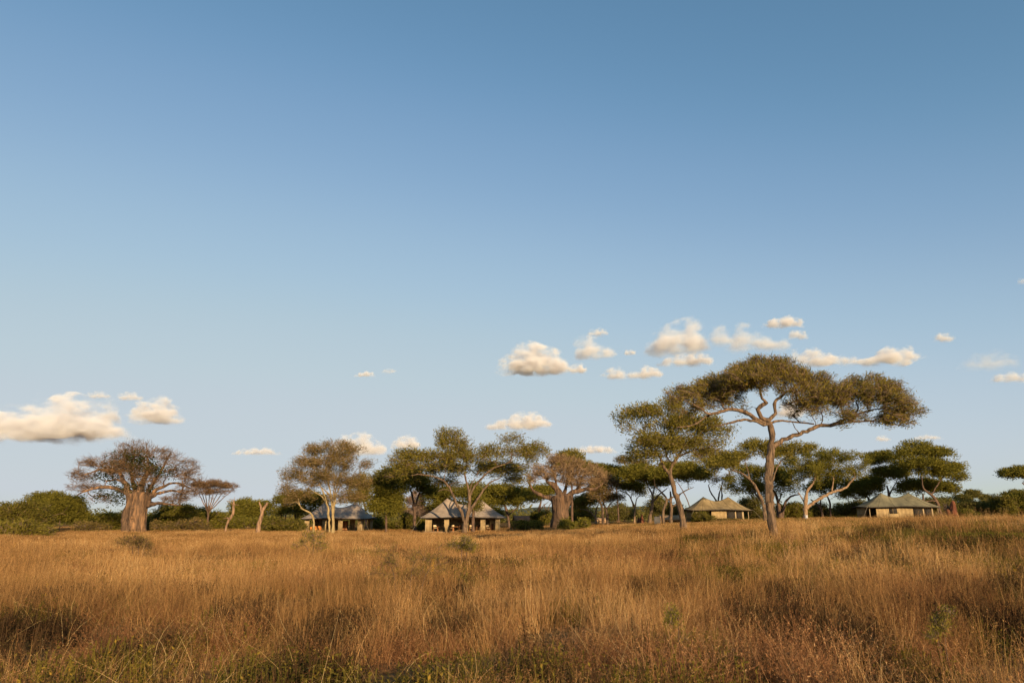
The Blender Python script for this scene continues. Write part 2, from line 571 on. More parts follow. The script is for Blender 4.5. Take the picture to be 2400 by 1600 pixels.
# --- the great umbrella acacia, nearest of all
tree('umbrella_acacia', 'largest umbrella acacia, standing alone in the grass ahead of the tents', 'tree', (1150, 1285), 45,
     [([(1155, 1290), (1148, 1180), (1130, 1040), (1124, 900), (1132, 790), (1143, 690), (1146, 610), (1136, 555), (1122, 522)], [50, 52, 54, 53, 50, 45, 40, 37, 34]),
      ([(1150, 700), (1220, 645), (1330, 605), (1410, 568), (1460, 548), (1550, 545), (1605, 515), (1680, 490), (1712, 440), (1700, 400)], [34, 30, 28, 26, 25, 23, 18, 13, 10, 7], 1.2),
      ([(1122, 530), (1078, 492), (1055, 445), (1082, 412), (1108, 404), (1080, 372), (1062, 310), (1020, 255)], [34, 30, 26, 24, 20, 18, 14, 9], -0.6),
      ([(1135, 520), (1165, 470), (1158, 410), (1182, 380), (1232, 340), (1290, 302), (1350, 262)], [28, 22, 20, 18, 14, 12, 8], 0.9),
      ([(1118, 545), (1058, 520), (1000, 482), (950, 460), (890, 445), (830, 455), (765, 470), (715, 470), (680, 440), (600, 400), (555, 372)], [30, 27, 24, 22, 22, 20, 18, 15, 12, 9, 7], -1.0),
      ([(1110, 552), (1030, 525), (960, 515), (900, 525), (830, 545), (770, 556)], [22, 18, 17, 15, 11, 7], -2.0),
      ([(765, 472), (715, 490), (660, 530), (600, 555), (520, 562)], [14, 12, 10, 9, 6], -1.6),
      ([(1150, 520), (1230, 522), (1310, 530), (1420, 540)], [16, 13, 11, 9], 1.6),
      ([(1550, 545), (1640, 530), (1750, 522), (1850, 522), (1950, 542), (2050, 562)], [20, 15, 12, 10, 8, 5], 0.4),
      ([(1680, 490), (1755, 462), (1850, 440), (1950, 436)], [13, 11, 9, 6], -0.8),
      ([(1060, 310), (1120, 250), (1200, 210)], [12, 9, 6], 1.5),
      ([(830, 455), (815, 400), (760, 340), (720, 300)], [12, 10, 8, 5], 1.4),
      ([(1330, 605), (1300, 570), (1280, 530)], [8, 6, 4], -1.0)],
     [(1330, 330, 150, 50, 0, .8), (1560, 340, 150, 50, 0, .8), (930, 300, 150, 55), (1110, 205, 270, 80), (1000, 240, 190, 70, -2), (1240, 250, 190, 70, 2), (800, 300, 160, 70, 1), (700, 345, 190, 70), (565, 375, 120, 70, -1),
      (620, 440, 130, 45, 0, .6), (1450, 280, 130, 60, 1, .8), (1480, 400, 170, 80, 0, .8), (1350, 440, 160, 60, 1, .55),
      (1770, 330, 230, 90), (1640, 400, 170, 80, 2), (1900, 390, 180, 80, -1), (2000, 470, 130, 70), (1930, 520, 150, 40, 0, .5), (1640, 500, 150, 40, 0, .4), (880, 400, 130, 60, 1, .4)],
     Z5, L_BIG, BARK, tips=800, per=54, L=0.19, ratio=0.20, spread=0.25, r0=0.015, flat=.8, seed=1, step=.28, depth=.8, twig=TWIG_GREY, twig_n=21, twig_L=.62, twig_ratio=.03, up=.45, gap_at=-.11)

tree('leaning_acacia', 'green acacia with a leaning curved trunk left of the largest tree', 'tree', (570, 1230), 76,
     [([(572, 1232), (545, 1100), (510, 990), (487, 905), (480, 850), (500, 800), (530, 755), (560, 700)], [40, 37, 33, 29, 26, 22, 17, 11]),
      ([(478, 868), (440, 830), (425, 785), (400, 740), (365, 680)], [20, 18, 15, 11, 7], -1),
      ([(487, 800), (455, 750), (450, 690), (500, 600)], [12, 10, 9, 6], 1),
      ([(530, 755), (620, 720), (720, 690)], [12, 9, 6], -1.5)],
     [(265, 480, 165, 55), (430, 455, 150, 60), (600, 560, 210, 70), (760, 590, 140, 55), (400, 680, 240, 60), (640, 690, 190, 65), (330, 760, 150, 40), (480, 560, 180, 60, 0, .7), (200, 580, 100, 30, 0, .5)],
     Z5, L_OLIVE, BARK, tips=330, per=75, L=0.30, ratio=0.28, spread=.5, r0=.015, seed=2, group=GA, twig=TWIG_GREY, twig_n=6, twig_L=.8, twig_ratio=.04)

tree('spreading_acacia', 'broad olive acacia whose four bare limbs fork in front of the second tent', 'tree', (1415, 1285), 106,
     [([(1415, 1290), (1420, 1240), (1435, 1170), (1455, 1080), (1472, 960), (1468, 850), (1442, 750), (1412, 620)], [62, 58, 50, 40, 36, 30, 24, 14]),
      ([(1412, 1200), (1372, 1060), (1312, 960), (1280, 870), (1222, 770), (1150, 702), (1050, 665), (960, 650), (880, 642), (800, 655)], [36, 32, 29, 27, 24, 21, 18, 15, 12, 8], -2.5),
      ([(1445, 1130), (1492, 1040), (1560, 930), (1640, 820), (1700, 740), (1830, 680)], [34, 30, 26, 22, 17, 9], 1.5),
      ([(1470, 900), (1540, 770), (1620, 680), (1720, 590), (1830, 540), (1945, 490), (1950, 390)], [26, 24, 22, 18, 16, 13, 8], -1.5),
      ([(1470, 850), (1500, 750), (1542, 690)], [16, 12, 7], 1.5),
      ([(1280, 870), (1240, 830), (1180, 815), (1110, 835)], [12, 11, 9, 6], -3),
      ([(1222, 770), (1310, 735), (1390, 730)], [12, 9, 6], -2),
      ([(1170, 705), (1190, 640), (1195, 560)], [10, 8, 6], 0),
      ([(880, 642), (930, 580), (980, 500)], [8, 7, 5], 1)],
     [(1230, 205, 150, 75), (1290, 300, 210, 70), (800, 440, 210, 75), (650, 560, 180, 90), (1050, 470, 260, 90), (1400, 460, 270, 110), (1130, 590, 330, 70, 7),
      (1950, 270, 130, 90), (1720, 400, 170, 90), (2080, 430, 170, 100), (2240, 390, 130, 90), (1900, 600, 250, 90, 7), (1680, 590, 190, 70, 6), (2020, 720, 170, 60, 10), (1200, 740, 230, 50, 11, .7), (540, 650, 110, 90, 6), (760, 640, 150, 60, 8, .7)],
     Z3, L_OLIVE, BARK, tips=480, per=72, L=0.36, ratio=0.26, spread=.62, r0=.018, seed=3, twig=TWIG_GREY, twig_n=9, twig_L=1.0, twig_ratio=.035, depth=.42)

tree('dark_trunk_tree', 'slim dark trunk rising before the second tent, right of the forked limbs', 'tree', (1510, 1285), 109,
     [([(1510, 1290), (1512, 1180), (1518, 1060), (1525, 960)], [34, 34, 32, 26]), ([(1518, 1060), (1570, 1010), (1600, 960)], [12, 9, 5])],
     [(1580, 1030, 60, 40), (1540, 940, 110, 50)], Z3, L_DARK, BARK_DARK, tips=40, per=40, L=.34, spread=.5, seed=4)

tree('fever_tree', 'brown-olive tree with many pale yellow stems before the leftmost tent', 'tree', (1840, 1305), 114,
     [([(1866, 1312), (1866, 1200), (1864, 1090), (1850, 980), (1822, 880), (1735, 790)], [36, 34, 30, 24, 18, 9]),
      ([(1826, 1312), (1822, 1200), (1812, 1060), (1782, 940), (1760, 860), (1700, 740)], [28, 26, 24, 20, 16, 8], -1, 'ground'),
      ([(1868, 1120), (1882, 960), (1902, 790), (1945, 650), (2000, 540)], [24, 20, 17, 12, 7], 1.5),
      ([(1852, 1010), (1838, 860), (1800, 700), (1780, 560)], [18, 15, 12, 7], -1.5),
      ([(1864, 1060), (1870, 880), (1880, 720), (1870, 560)], [16, 14, 12, 7], 0.5),
      ([(1800, 1010), (1745, 905), (1680, 862), (1600, 820)], [14, 12, 9, 6], -1),
      ([(1880, 1000), (1960, 900), (2060, 940), (2120, 990)], [11, 9, 6, 4], 1),
      ([(1890, 900), (1960, 760), (2080, 680)], [13, 10, 6], -1),
      ([(1640, 1300), (1648, 1190), (1605, 1085), (1500, 1030), (1455, 900)], [26, 24, 20, 15, 8], 0.5, 'ground'),
      ([(1510, 1040), (1440, 960), (1360, 990)], [8, 6, 4], 0)],
     [(1900, 340, 300, 75), (1640, 370, 120, 50), (1600, 510, 220, 80), (1900, 500, 300, 110), (2220, 520, 110, 55), (1450, 640, 190, 80), (1790, 690, 340, 100), (2100, 740, 230, 110), (1340, 820, 120, 70), (1520, 870, 180, 70), (2000, 900, 260, 60, 0, .7), (1400, 960, 130, 40, 0, .4)],
     Z2, L_BROWN, BARK_FEVER, umbrella=False, tips=430, per=66, L=0.30, ratio=0.24, spread=.6, r0=.018, seed=5, twig=TWIG_PALE, twig_n=15, twig_L=1.0, twig_ratio=.035)


# --- baobabs
def baobab_trunk(prof, flutes, bark, seed):
    """prof: (spec y, centre x, half width) from the foot up."""
    def go(root, org, q, m_px, rg):
        rr = np.random.default_rng(seed)
        nseg = 72
        P = np.array(prof, float)
        yy = np.linspace(P[0, 0], P[-1, 0], 40)
        cx = np.interp(-yy, -P[:, 0], P[:, 1]); hw = np.interp(-yy, -P[:, 0], P[:, 2])
        ph = rr.random(flutes) * 6.28
        V = []
        th = np.arange(nseg) * 2 * math.pi / nseg
        for i, y in enumerate(yy):
            c = q(cx[i], y) - org
            r = hw[i] * m_px
            fold = np.zeros(nseg)
            for j in range(flutes):
                fold += np.exp(-((np.angle(np.exp(1j * (th - ph[j] - 0.25 * math.sin(i * .13 + j))))) / 0.16) ** 2) * (0.10 + 0.07 * (j % 3))
            wob = 0.05 * np.sin(3 * th + i * .12 + ph[0]) + 0.10 * np.array([mnoise.fractal(Vector((math.cos(a) * 2.6, math.sin(a) * 2.6, i * .10 + seed)), 1.0, 2.0, 4) for a in th])
            rad = r * (1.04 - fold + wob)
            V.append(np.stack([c[0] + rad * np.cos(th), c[1] + rad * np.sin(th), np.full(nseg, c[2] if i else -0.3)], -1))
        top = q(cx[-1], yy[-1] - 25) - org
        V = np.concatenate(V + [top[None]])
        n = len(yy)
        a = (np.arange(n - 1)[:, None] * nseg + np.arange(nseg)[None]); b = (np.arange(n - 1)[:, None] * nseg + (np.arange(nseg)[None] + 1) % nseg)
        F = np.stack([a, b, b + nseg, a + nseg], -1).reshape(-1, 4)
        cap = np.stack([(n - 1) * nseg + np.arange(nseg), (n - 1) * nseg + (np.arange(nseg) + 1) % nseg, np.full(nseg, len(V) - 1)], -1)
        link('bole', mesh_np('bole', V, [F, cap], bark, True), root)
    return go


tree('baobab_tree', 'thick-trunked bare baobab with dark leaf clumps, left in the scene', 'tree', (1540, 1285), 118,
     [([(1560, 1280), (1570, 1100), (1585, 960), (1600, 850), (1640, 720), (1700, 600), (1690, 450)], [200, 190, 170, 110, 60, 40, 18]),
      ([(1500, 920), (1460, 830), (1422, 730), (1372, 625), (1260, 590), (1130, 590), (1000, 640), (900, 650)], [90, 66, 50, 38, 30, 24, 16, 8], -2),
      ([(1510, 900), (1400, 832), (1260, 790), (1090, 800), (965, 840), (885, 880)], [60, 44, 36, 28, 20, 10], -3),
      ([(1680, 960), (1740, 880), (1810, 815), (1910, 770), (2030, 740), (2190, 800)], [80, 52, 38, 30, 22, 10], 2),
      ([(1690, 1010), (1800, 970), (1900, 980), (2000, 990), (2080, 1000)], [60, 36, 26, 18, 9], -1),
      ([(1660, 900), (1750, 760), (1840, 620), (1900, 500), (1960, 395)], [60, 40, 30, 22, 10], 1),
      ([(1560, 900), (1530, 740), (1500, 600), (1530, 450), (1560, 350)], [70, 46, 34, 24, 10], 3),
      ([(1700, 920), (1860, 850), (2000, 830), (2130, 870)], [40, 30, 20, 9], -2.5),
      ([(1420, 730), (1330, 700), (1230, 720), (1150, 690)], [26, 20, 14, 7], 1)],
     [(1100, 510, 190, 75), (960, 650, 170, 80), (900, 780, 110, 90), (1560, 360, 220, 110), (1380, 440, 180, 70), (1850, 420, 200, 90), (2080, 560, 220, 120), (2180, 700, 170, 110), (2130, 850, 190, 70), (1500, 580, 330, 120), (2000, 930, 180, 50), (1700, 700, 220, 120), (1080, 800, 120, 70), (1180, 930, 130, 60, 0, .5)],
     Z1, L_BAO, BARK_BAOBAB, gap_at=-.12, tips=580, per=34, L=0.34, ratio=0.5, spread=.6, r0=.028, seed=6, twig=TWIG_BAO, twig_n=15, twig_L=1.0, twig_ratio=.042, umbrella=False,
     leaf_lobes=[(1500, 470, 270, 90), (1250, 660, 150, 80), (1180, 880, 70, 40), (1340, 930, 70, 70), (1540, 780, 90, 40), (1880, 610, 150, 60), (1620, 560, 220, 80), (1420, 820, 90, 40), (1350, 560, 150, 60), (1700, 820, 60, 40)], leaf_tips=15,
     extra=baobab_trunk([(1290, 1538, 134), (1200, 1540, 128), (1100, 1550, 120), (1020, 1575, 112), (940, 1588, 116), (880, 1588, 122), (850, 1590, 104)], 9, BARK_BAOBAB, 3))

tree('baobab_tree', 'leafless brown baobab with a fluted trunk right of the second tent', 'tree', (805, 1232), 124,
     [([(800, 1230), (800, 1100), (795, 960), (775, 840), (705, 750), (655, 730), (620, 640)], [120, 120, 110, 76, 56, 36, 14]),
      ([(730, 950), (680, 915), (580, 880), (485, 830), (445, 745), (420, 715)], [90, 56, 42, 32, 20, 10], -2),
      ([(850, 960), (900, 880), (960, 848), (1080, 818), (1200, 812), (1300, 740)], [110, 80, 56, 42, 30, 12], -1),
      ([(820, 930), (860, 820), (880, 700), (900, 560)], [60, 40, 26, 12], 2),
      ([(860, 930), (1000, 800), (1050, 680), (1130, 600)], [50, 34, 22, 10], 2.5),
      ([(760, 820), (740, 680), (700, 560), (720, 440)], [36, 26, 18, 8], 0)],
     [(860, 530, 240, 100), (1080, 620, 260, 105), (1240, 700, 120, 60), (590, 610, 190, 105), (1000, 730, 220, 50), (740, 460, 120, 60), (480, 690, 90, 60), (800, 650, 220, 80)],
     Z4, None, BARK_BAO2, gap_at=-.12, tips=480, spread=.45, r0=.03, seed=7, twig=TWIG_PALE, twig_n=15, twig_L=.9, twig_ratio=.05, umbrella=False,
     extra=baobab_trunk([(1236, 805, 112), (1150, 802, 98), (1050, 798, 96), (980, 802, 108), (930, 814, 124), (890, 818, 118)], 10, BARK_BAO2, 5))

# --- bare and dead trees on the left
tree('vase_tree', 'small leafless vase-shaped tree just right of the left baobab', 'tree', (425, 1200), 128,
     [([(425, 1220), (427, 1150), (430, 1080), (440, 1000)], [26, 25, 22, 12])] +
     [([(430, 1085), (430 + dx * .35, 980), (430 + dx * .7, 880), (430 + dx, 800 + abs(dx) * .05)], [12, 10, 8, 4], o) for dx, o in ((-140, 0), (-90, 2), (-40, -2), (20, 2.5), (80, -2), (140, 1), (210, -1), (300, 0))],
     [(470, 770, 230, 50), (660, 790, 120, 40), (350, 790, 120, 50), (500, 860, 200, 50, 0, .5)], Z2, None, BARK_BAOBAB, tips=240, spread=.35, r0=.022, seed=8, twig=TWIG_BAO, twig_n=15, twig_L=.9, twig_ratio=.05, step=.4)
tree('dead_tree', 'crooked pale dead tree stump with broken twigs left of the forked stump', 'dead tree', (630, 1280), 116,
     [([(628, 1290), (640, 1230), (672, 1160), (716, 1100), (720, 1010), (724, 940)], [22, 24, 28, 28, 26, 14]), ([(720, 995), (690, 965), (640, 945)], [10, 8, 3], -.5),
      ([(676, 1140), (640, 1142), (608, 1152)], [14, 11, 5], .3), ([(724, 990), (755, 990), (785, 996)], [8, 6, 3], .4), ([(716, 960), (700, 930), (660, 930)], [7, 5, 2], .3), ([(724, 950), (736, 920), (730, 900)], [6, 4, 2], -.2)],
     [], Z2, None, DEADWOOD, seed=9, group='dead tree trunks')
tree('dead_tree', 'Y-shaped broken dead trunk standing beside the small grey tent', 'dead tree', (1003, 1290), 112,
     [([(1000, 1300), (1015, 1220), (1040, 1130), (1058, 1060), (1088, 1005), (1116, 970)], [40, 42, 40, 36, 30, 26]), ([(1052, 1080), (1030, 1015), (1016, 955)], [28, 24, 14], -.3)],
     [], Z2, None, DEADWOOD, seed=10, group='dead tree trunks')

# --- trees behind, left to middle
tree('round_acacia', 'low round green acacia behind the two dead trunks', 'tree', (865, 1235), 150,
     [([(868, 1245), (850, 1150), (840, 1080)], [20, 17, 12]), ([(852, 1150), (920, 1080), (960, 1030)], [12, 9, 5]), ([(850, 1130), (770, 1060)], [10, 5]), ([(910, 1230), (910, 1140), (920, 1060)], [10, 9, 6], 1, 'ground')],
     [(880, 1000, 180, 55), (720, 1040, 100, 55), (1070, 1030, 110, 50), (850, 1090, 170, 40), (1000, 1090, 120, 40)], Z2, L_GREEN, BARK_DARK, tips=150, per=80, L=.42, spread=.6, seed=11, group=GA)
tree('shade_acacia', 'dark green acacia filling the gap left of the leftmost tent', 'tree', (1440, 1190), 146,
     [([(1435, 1210), (1432, 1100), (1420, 1020)], [22, 20, 14]), ([(1468, 1210), (1460, 1100), (1500, 1000)], [20, 17, 9], 1, 'ground'), ([(1275, 1200), (1272, 1120), (1230, 1040)], [18, 15, 8], -1, 'ground'), ([(1310, 1200), (1320, 1120), (1340, 1040)], [13, 11, 7], 0, 'ground')],
     [(1290, 960, 130, 65), (1500, 940, 260, 90), (1260, 1060, 140, 40), (1450, 1060, 200, 45), (1650, 960, 160, 90)], Z2, L_DARK, BARK_DARK, tips=200, per=80, L=.42, spread=.6, seed=12, group=GA)
tree('backing_acacia', 'olive acacia crown behind the right end of the leftmost tent', 'tree', (2290, 1180), 150,
     [([(2250, 1200), (2240, 1050), (2200, 900)], [26, 22, 12])], [(2200, 760, 160, 100), (2270, 860, 150, 110), (2150, 930, 130, 80)], Z2, L_OLIVE, BARK_DARK, tips=110, per=75, L=.42, spread=.6, seed=13, group=GA)
tree('drooping_tree', 'dense drooping green tree right of the leftmost tent', 'tree', (515, 1285), 117,
     [([(515, 1295), (516, 1150), (512, 1040), (520, 900)], [26, 24, 20, 12]), ([(512, 1060), (590, 960), (620, 860)], [12, 9, 5], 1)],
     [(520, 990, 180, 110), (560, 840, 170, 110), (480, 720, 120, 110), (400, 980, 90, 90), (620, 980, 110, 100), (560, 660, 120, 80)], Z3, L_GREEN, BARK_DARK, tips=300, per=84, L=.36, spread=.5, seed=14, umbrella=False, flat=1.0, up=-.1)
tree('forked_acacia', 'acacia with a tall dark forked trunk left of the second tent', 'tree', (840, 1278), 126,
     [([(840, 1290), (842, 1180), (842, 1080), (828, 960), (802, 840), (770, 770)], [36, 35, 32, 26, 18, 9]), ([(846, 1010), (890, 880), (935, 790)], [24, 18, 9], 1.5)],
     [(880, 720, 190, 80), (760, 640, 150, 90), (980, 830, 120, 60), (650, 740, 120, 70)], Z3, L_DARK, BARK_DARK, tips=170, per=80, L=.4, spread=.6, seed=15, group=GA)
tree('grey_thicket', 'grey leafless thicket tree behind the dark forked trunk', 'tree', (880, 1240), 150,
     [([(700, 1250), (705, 1130), (740, 1060)], [14, 12, 7]), ([(1000, 1250), (1005, 1080), (990, 1000)], [12, 10, 6], 0, 'ground'), ([(880, 1250), (870, 1100), (860, 960)], [14, 12, 7], 1, 'ground'), ([(640, 1250), (650, 1150), (600, 1060)], [10, 8, 5], 1, 'ground')],
     [(860, 930, 120, 100), (880, 1060, 180, 60), (690, 1060, 80, 60), (960, 1100, 120, 60)], Z3, None, BARK_DARK, tips=150, spread=.5, r0=.025, seed=16, twig=TWIG_GREY, twig_n=36, twig_L=1.2, twig_ratio=.06, umbrella=False)
tree('shade_acacia', 'dark green acacia directly behind the roof of the second tent', 'tree', (1250, 1230), 148,
     [([(1230, 1250), (1235, 1100), (1260, 960)], [26, 22, 12]), ([(1600, 1250), (1610, 1100), (1590, 960)], [24, 20, 12], 0, 'ground')],
     [(1080, 900, 200, 80), (1300, 880, 230, 90), (1560, 860, 230, 100), (1180, 1010, 180, 50), (1750, 960, 140, 70)], Z3, L_DARK, BARK_DARK, tips=260, per=84, L=.44, spread=.7, seed=17, group=GA)
tree('open_acacia', 'dark-trunked acacia leaning left beside the right corner of the second tent', 'tree', (1940, 1250), 136,
     [([(1942, 1262), (1915, 1150), (1896, 1060), (1856, 930), (1822, 860)], [34, 32, 28, 20, 10]), ([(1915, 1110), (1960, 1070), (2030, 1015)], [18, 15, 8], -1), ([(1880, 1000), (1830, 980), (1760, 950)], [10, 8, 5], 0)],
     [(1840, 840, 230, 50), (2050, 920, 190, 50), (1730, 940, 130, 50), (1950, 970, 150, 35, 0, .6)], Z3, L_GREEN, BARK_DARK, tips=170, per=75, L=.42, spread=.6, seed=18, group=GA)

# --- middle group (Z4)
tree('slim_acacia', 'slim acacia right behind the brown baobab, olive dome above it', 'tree', (940, 1215), 146,
     [([(942, 1222), (934, 1080), (936, 940), (930, 760), (900, 600)], [28, 27, 24, 18, 9])], [(900, 450, 170, 65), (820, 520, 150, 60), (1010, 540, 110, 50)], Z4, L_OLIVE, BARK_DARK, tips=130, per=75, L=.42, spread=.6, seed=19, group=GA)
tree('baobab_side_acacia', 'tangled dark trunks and green crown just left of the brown baobab', 'tree', (540, 1180), 150,
     [([(530, 1200), (545, 1080), (575, 960), (570, 880)], [30, 28, 22, 12]), ([(650, 1200), (640, 1080), (610, 980)], [18, 15, 8], 0, 'ground'), ([(680, 1180), (660, 1060), (690, 970)], [16, 13, 7], 1, 'ground'), ([(540, 1100), (600, 1010), (660, 960)], [13, 10, 5])],
     [(520, 880, 190, 70), (350, 880, 150, 60), (640, 830, 120, 60)], Z4, L_GREEN, BARK_DARK, tips=150, per=75, L=.42, spread=.6, seed=20, group=GA)
tree('bent_acacia', 'small acacia with an arching bent limb right of the brown baobab', 'tree', (1200, 1185), 152,
     [([(1205, 1195), (1206, 1110), (1212, 1050), (1242, 970)], [22, 20, 17, 9]), ([(1200, 1150), (1172, 1100), (1105, 1052), (1030, 1044)], [20, 17, 13, 7], -1)],
     [(1060, 960, 130, 60), (1160, 930, 120, 40), (1000, 1010, 80, 40)], Z4, L_OLIVE, BARK_PALE, tips=90, per=70, L=.42, spread=.6, seed=21, group=GA)
tree('twin_trunk_acacia', 'greyish thin-leaved acacia on two dark trunks right of the brown baobab', 'tree', (1315, 1190), 142,
     [([(1292, 1200), (1284, 1060), (1262, 975), (1210, 900)], [32, 30, 24, 11]), ([(1345, 1200), (1330, 1070), (1300, 985), (1282, 870), (1300, 760)], [28, 26, 22, 16, 8], 1, 'ground'), ([(1330, 1040), (1400, 950), (1440, 900)], [14, 10, 5], -1)],
     [(1320, 740, 180, 90), (1390, 920, 130, 50), (1220, 830, 130, 60)], Z4, L_BROWN, BARK, tips=190, per=40, L=.38, spread=.6, seed=22, twig=TWIG_PALE, twig_n=24, twig_L=1.1, twig_ratio=.05, group=GA)
tree('flat_acacia', 'dark flat-topped acacia crown between the baobab and the leaning acacia', 'tree', (1480, 1190), 165,
     [([(1470, 1180), (1460, 1000), (1440, 800), (1400, 680)], [18, 17, 14, 8])], [(1260, 600, 200, 45), (1430, 610, 150, 40), (1140, 560, 90, 35)], Z4, L_DARK, BARK_DARK, tips=130, per=80, L=.46, spread=.65, seed=23, group=GA)
tree('pale_acacia', 'thin pale-stemmed acacia with a forked trunk between the two larger groups', 'tree', (1648, 1185), 146,
     [([(1650, 1195), (1652, 1110), (1656, 1040), (1615, 930), (1580, 872), (1500, 830)], [22, 20, 19, 15, 11, 5]), ([(1656, 1045), (1678, 925), (1722, 880)], [15, 11, 6], 1), ([(1610, 925), (1625, 850), (1620, 780)], [10, 8, 4], -1)],
     [(1630, 780, 160, 50), (1520, 770, 100, 40, 0, .6), (1730, 850, 80, 40, 0, .5)], Z4, L_GREEN, BARK_PALE, tips=120, per=60, L=.4, spread=.6, seed=24, group=GA)
tree('red_trunk_acacia', 'flat green acacia on a reddish forked trunk left of the leaning acacia', 'tree', (1818, 1188), 136,
     [([(1818, 1198), (1838, 1090), (1858, 960), (1858, 880), (1802, 765)], [40, 36, 31, 24, 11]), ([(1856, 970), (1922, 888), (2030, 800)], [26, 20, 10], -1.5), ([(1862, 900), (1880, 800), (1900, 740)], [16, 13, 7], 1)],
     [(1690, 620, 230, 60), (1870, 660, 250, 60), (1560, 660, 120, 45), (1950, 740, 150, 40)], Z4, L_GREEN, BARK, tips=220, per=80, L=.42, spread=.6, seed=25, group=GA)
tree('double_acacia', 'acacia with one pale and one dark trunk left of the olive-brown tent', 'tree', (2000, 1228), 126,
     [([(1990, 1235), (1978, 1130), (1990, 1040), (2022, 935), (1962, 850), (1892, 785)], [34, 32, 30, 26, 18, 9]), ([(2022, 945), (2090, 905), (2180, 860)], [20, 15, 7], -1), ([(2076, 1215), (2070, 1060), (2072, 940), (2064, 840)], [38, 36, 32, 18], 2, 'ground'), ([(2130, 1000), (2160, 900), (2230, 832), (2330, 790)], [20, 17, 13, 6], 3)],
     [(2200, 590, 250, 60), (2330, 650, 200, 60), (2050, 640, 200, 50), (2420, 640, 120, 50)], Z4, L_GREEN, BARK, tips=210, per=80, L=.4, spread=.6, seed=26, group=GA)
tree('sparse_acacia', 'thin flat acacia layer low behind the leaning acacia, nearly bare twigs', 'tree', (2280, 1150), 160,
     [([(2300, 1180), (2280, 1000), (2200, 820), (2120, 700)], [14, 12, 10, 6]), ([(2120, 700), (1800, 560), (1560, 490)], [7, 6, 3])],
     [(1550, 480, 120, 25), (1680, 540, 120, 35), (2050, 560, 150, 40)], Z4, L_BROWN, BARK_DARK, tips=100, per=50, L=.42, spread=.6, seed=27, group=GA)

# --- right-hand groups (Z5, Z6)
tree('thin_vee_tree', 'sparse tree with thin V-shaped dark stems rising behind the olive-brown tent', 'tree', (790, 1160), 165,
     [([(792, 1165), (785, 1060), (745, 990), (728, 940)], [14, 13, 10, 5]), ([(790, 1080), (800, 1000), (830, 900)], [11, 9, 5]), ([(815, 1165), (818, 1050), (815, 940)], [13, 11, 6], 1, 'ground')],
     [(790, 800, 130, 50), (860, 770, 120, 40), (740, 740, 120, 40), (800, 900, 100, 40, 0, .6)], Z5, L_BROWN, BARK_DARK, tips=130, per=50, L=.42, spread=.6, seed=28, twig=TWIG_GREY, twig_n=12, twig_L=1.1, group=GA)
tree('layered_acacia', 'umbrella acacia in thin layers directly behind the largest trunk', 'tree', (1110, 1200), 112,
     [([(1106, 1215), (1095, 1100), (1078, 1040), (1030, 940), (960, 872), (880, 840)], [24, 22, 20, 17, 12, 6]), ([(1085, 1060), (1040, 1000), (1010, 960)], [14, 10, 6], 1), ([(1000, 905), (985, 840), (965, 770)], [10, 8, 4], 1), ([(1095, 1100), (1180, 830), (1240, 760), (1320, 730)], [14, 10, 8, 5], 2)],
     [(1060, 690, 140, 32), (880, 760, 130, 30), (1310, 700, 130, 30), (820, 810, 130, 40), (1180, 740, 110, 28)], Z5, L_OLIVE, BARK, tips=210, per=72, L=.36, spread=.5, seed=29, group=GA)
tree('dense_acacia', 'dense dark green acacia behind the right side of the largest trunk', 'tree', (1205, 1155), 156,
     [([(1200, 1165), (1192, 1080), (1170, 1000), (1120, 950)], [24, 22, 17, 9]), ([(1210, 1165), (1228, 1070), (1262, 1020), (1330, 1000)], [20, 17, 13, 7], 1, 'ground'), ([(1190, 1160), (1180, 1090), (1210, 1000)], [16, 13, 8], 2, 'ground')],
     [(950, 940, 130, 60), (1150, 890, 160, 80), (1000, 860, 100, 40), (1060, 970, 150, 40), (1240, 930, 110, 60)], Z5, L_DARK, BARK_DARK, tips=260, per=84, L=.42, spread=.6, seed=30, group=GA)
tree('forked_limb_acacia', 'green acacia with a pale limb sweeping right, between the two right-hand tents', 'tree', (1367, 1185), 140,
     [([(1368, 1192), (1366, 1120), (1364, 1070), (1376, 985), (1415, 930), (1440, 850)], [30, 28, 26, 18, 13, 7]), ([(1366, 1100), (1440, 1042), (1530, 992), (1620, 966), (1662, 920), (1690, 890)], [24, 21, 18, 15, 11, 6], -1.5), ([(1535, 990), (1545, 940), (1552, 890)], [10, 8, 5], 0), ([(1365, 1070), (1345, 1030), (1320, 990)], [10, 8, 4], 1)],
     [(1480, 890, 190, 40, 2), (1640, 880, 120, 30, 1), (1450, 745, 170, 40), (1610, 780, 190, 50), (1380, 850, 200, 70), (1720, 850, 90, 45), (1300, 800, 110, 45), (1500, 830, 160, 45)], Z5, L_GREEN, BARK_PALE, tips=300, per=84, L=.36, spread=.5, seed=31, group=GA)
tree('dark_acacia', 'thin dark double-stemmed acacia behind the pale sweeping limb', 'tree', (1500, 1150), 165,
     [([(1478, 1155), (1462, 1090), (1400, 1035)], [16, 14, 7]), ([(1530, 1155), (1526, 1070), (1512, 1020), (1480, 970)], [13, 12, 9, 5], 0, 'ground'), ([(1462, 1100), (1466, 1030)], [10, 6])],
     [(1560, 950, 150, 50), (1450, 960, 120, 40)], Z5, L_DARK, BARK_DARK, tips=110, per=80, L=.45, spread=.6, seed=32, group=GA)
tree('tent_shade_acacia', 'dark green acacia behind the left half of the rightmost tent', 'tree', (800, 1050), 152,
     [([(805, 1090), (802, 960), (800, 860), (776, 770)], [36, 33, 28, 14]), ([(802, 880), (860, 780), (900, 700)], [18, 13, 7])],
     [(740, 440, 200, 40), (610, 490, 100, 35), (880, 640, 190, 60), (700, 620, 150, 50, 0, .6)], Z6, L_DARK, BARK_DARK, tips=200, per=84, L=.45, spread=.6, seed=33, group=GA)
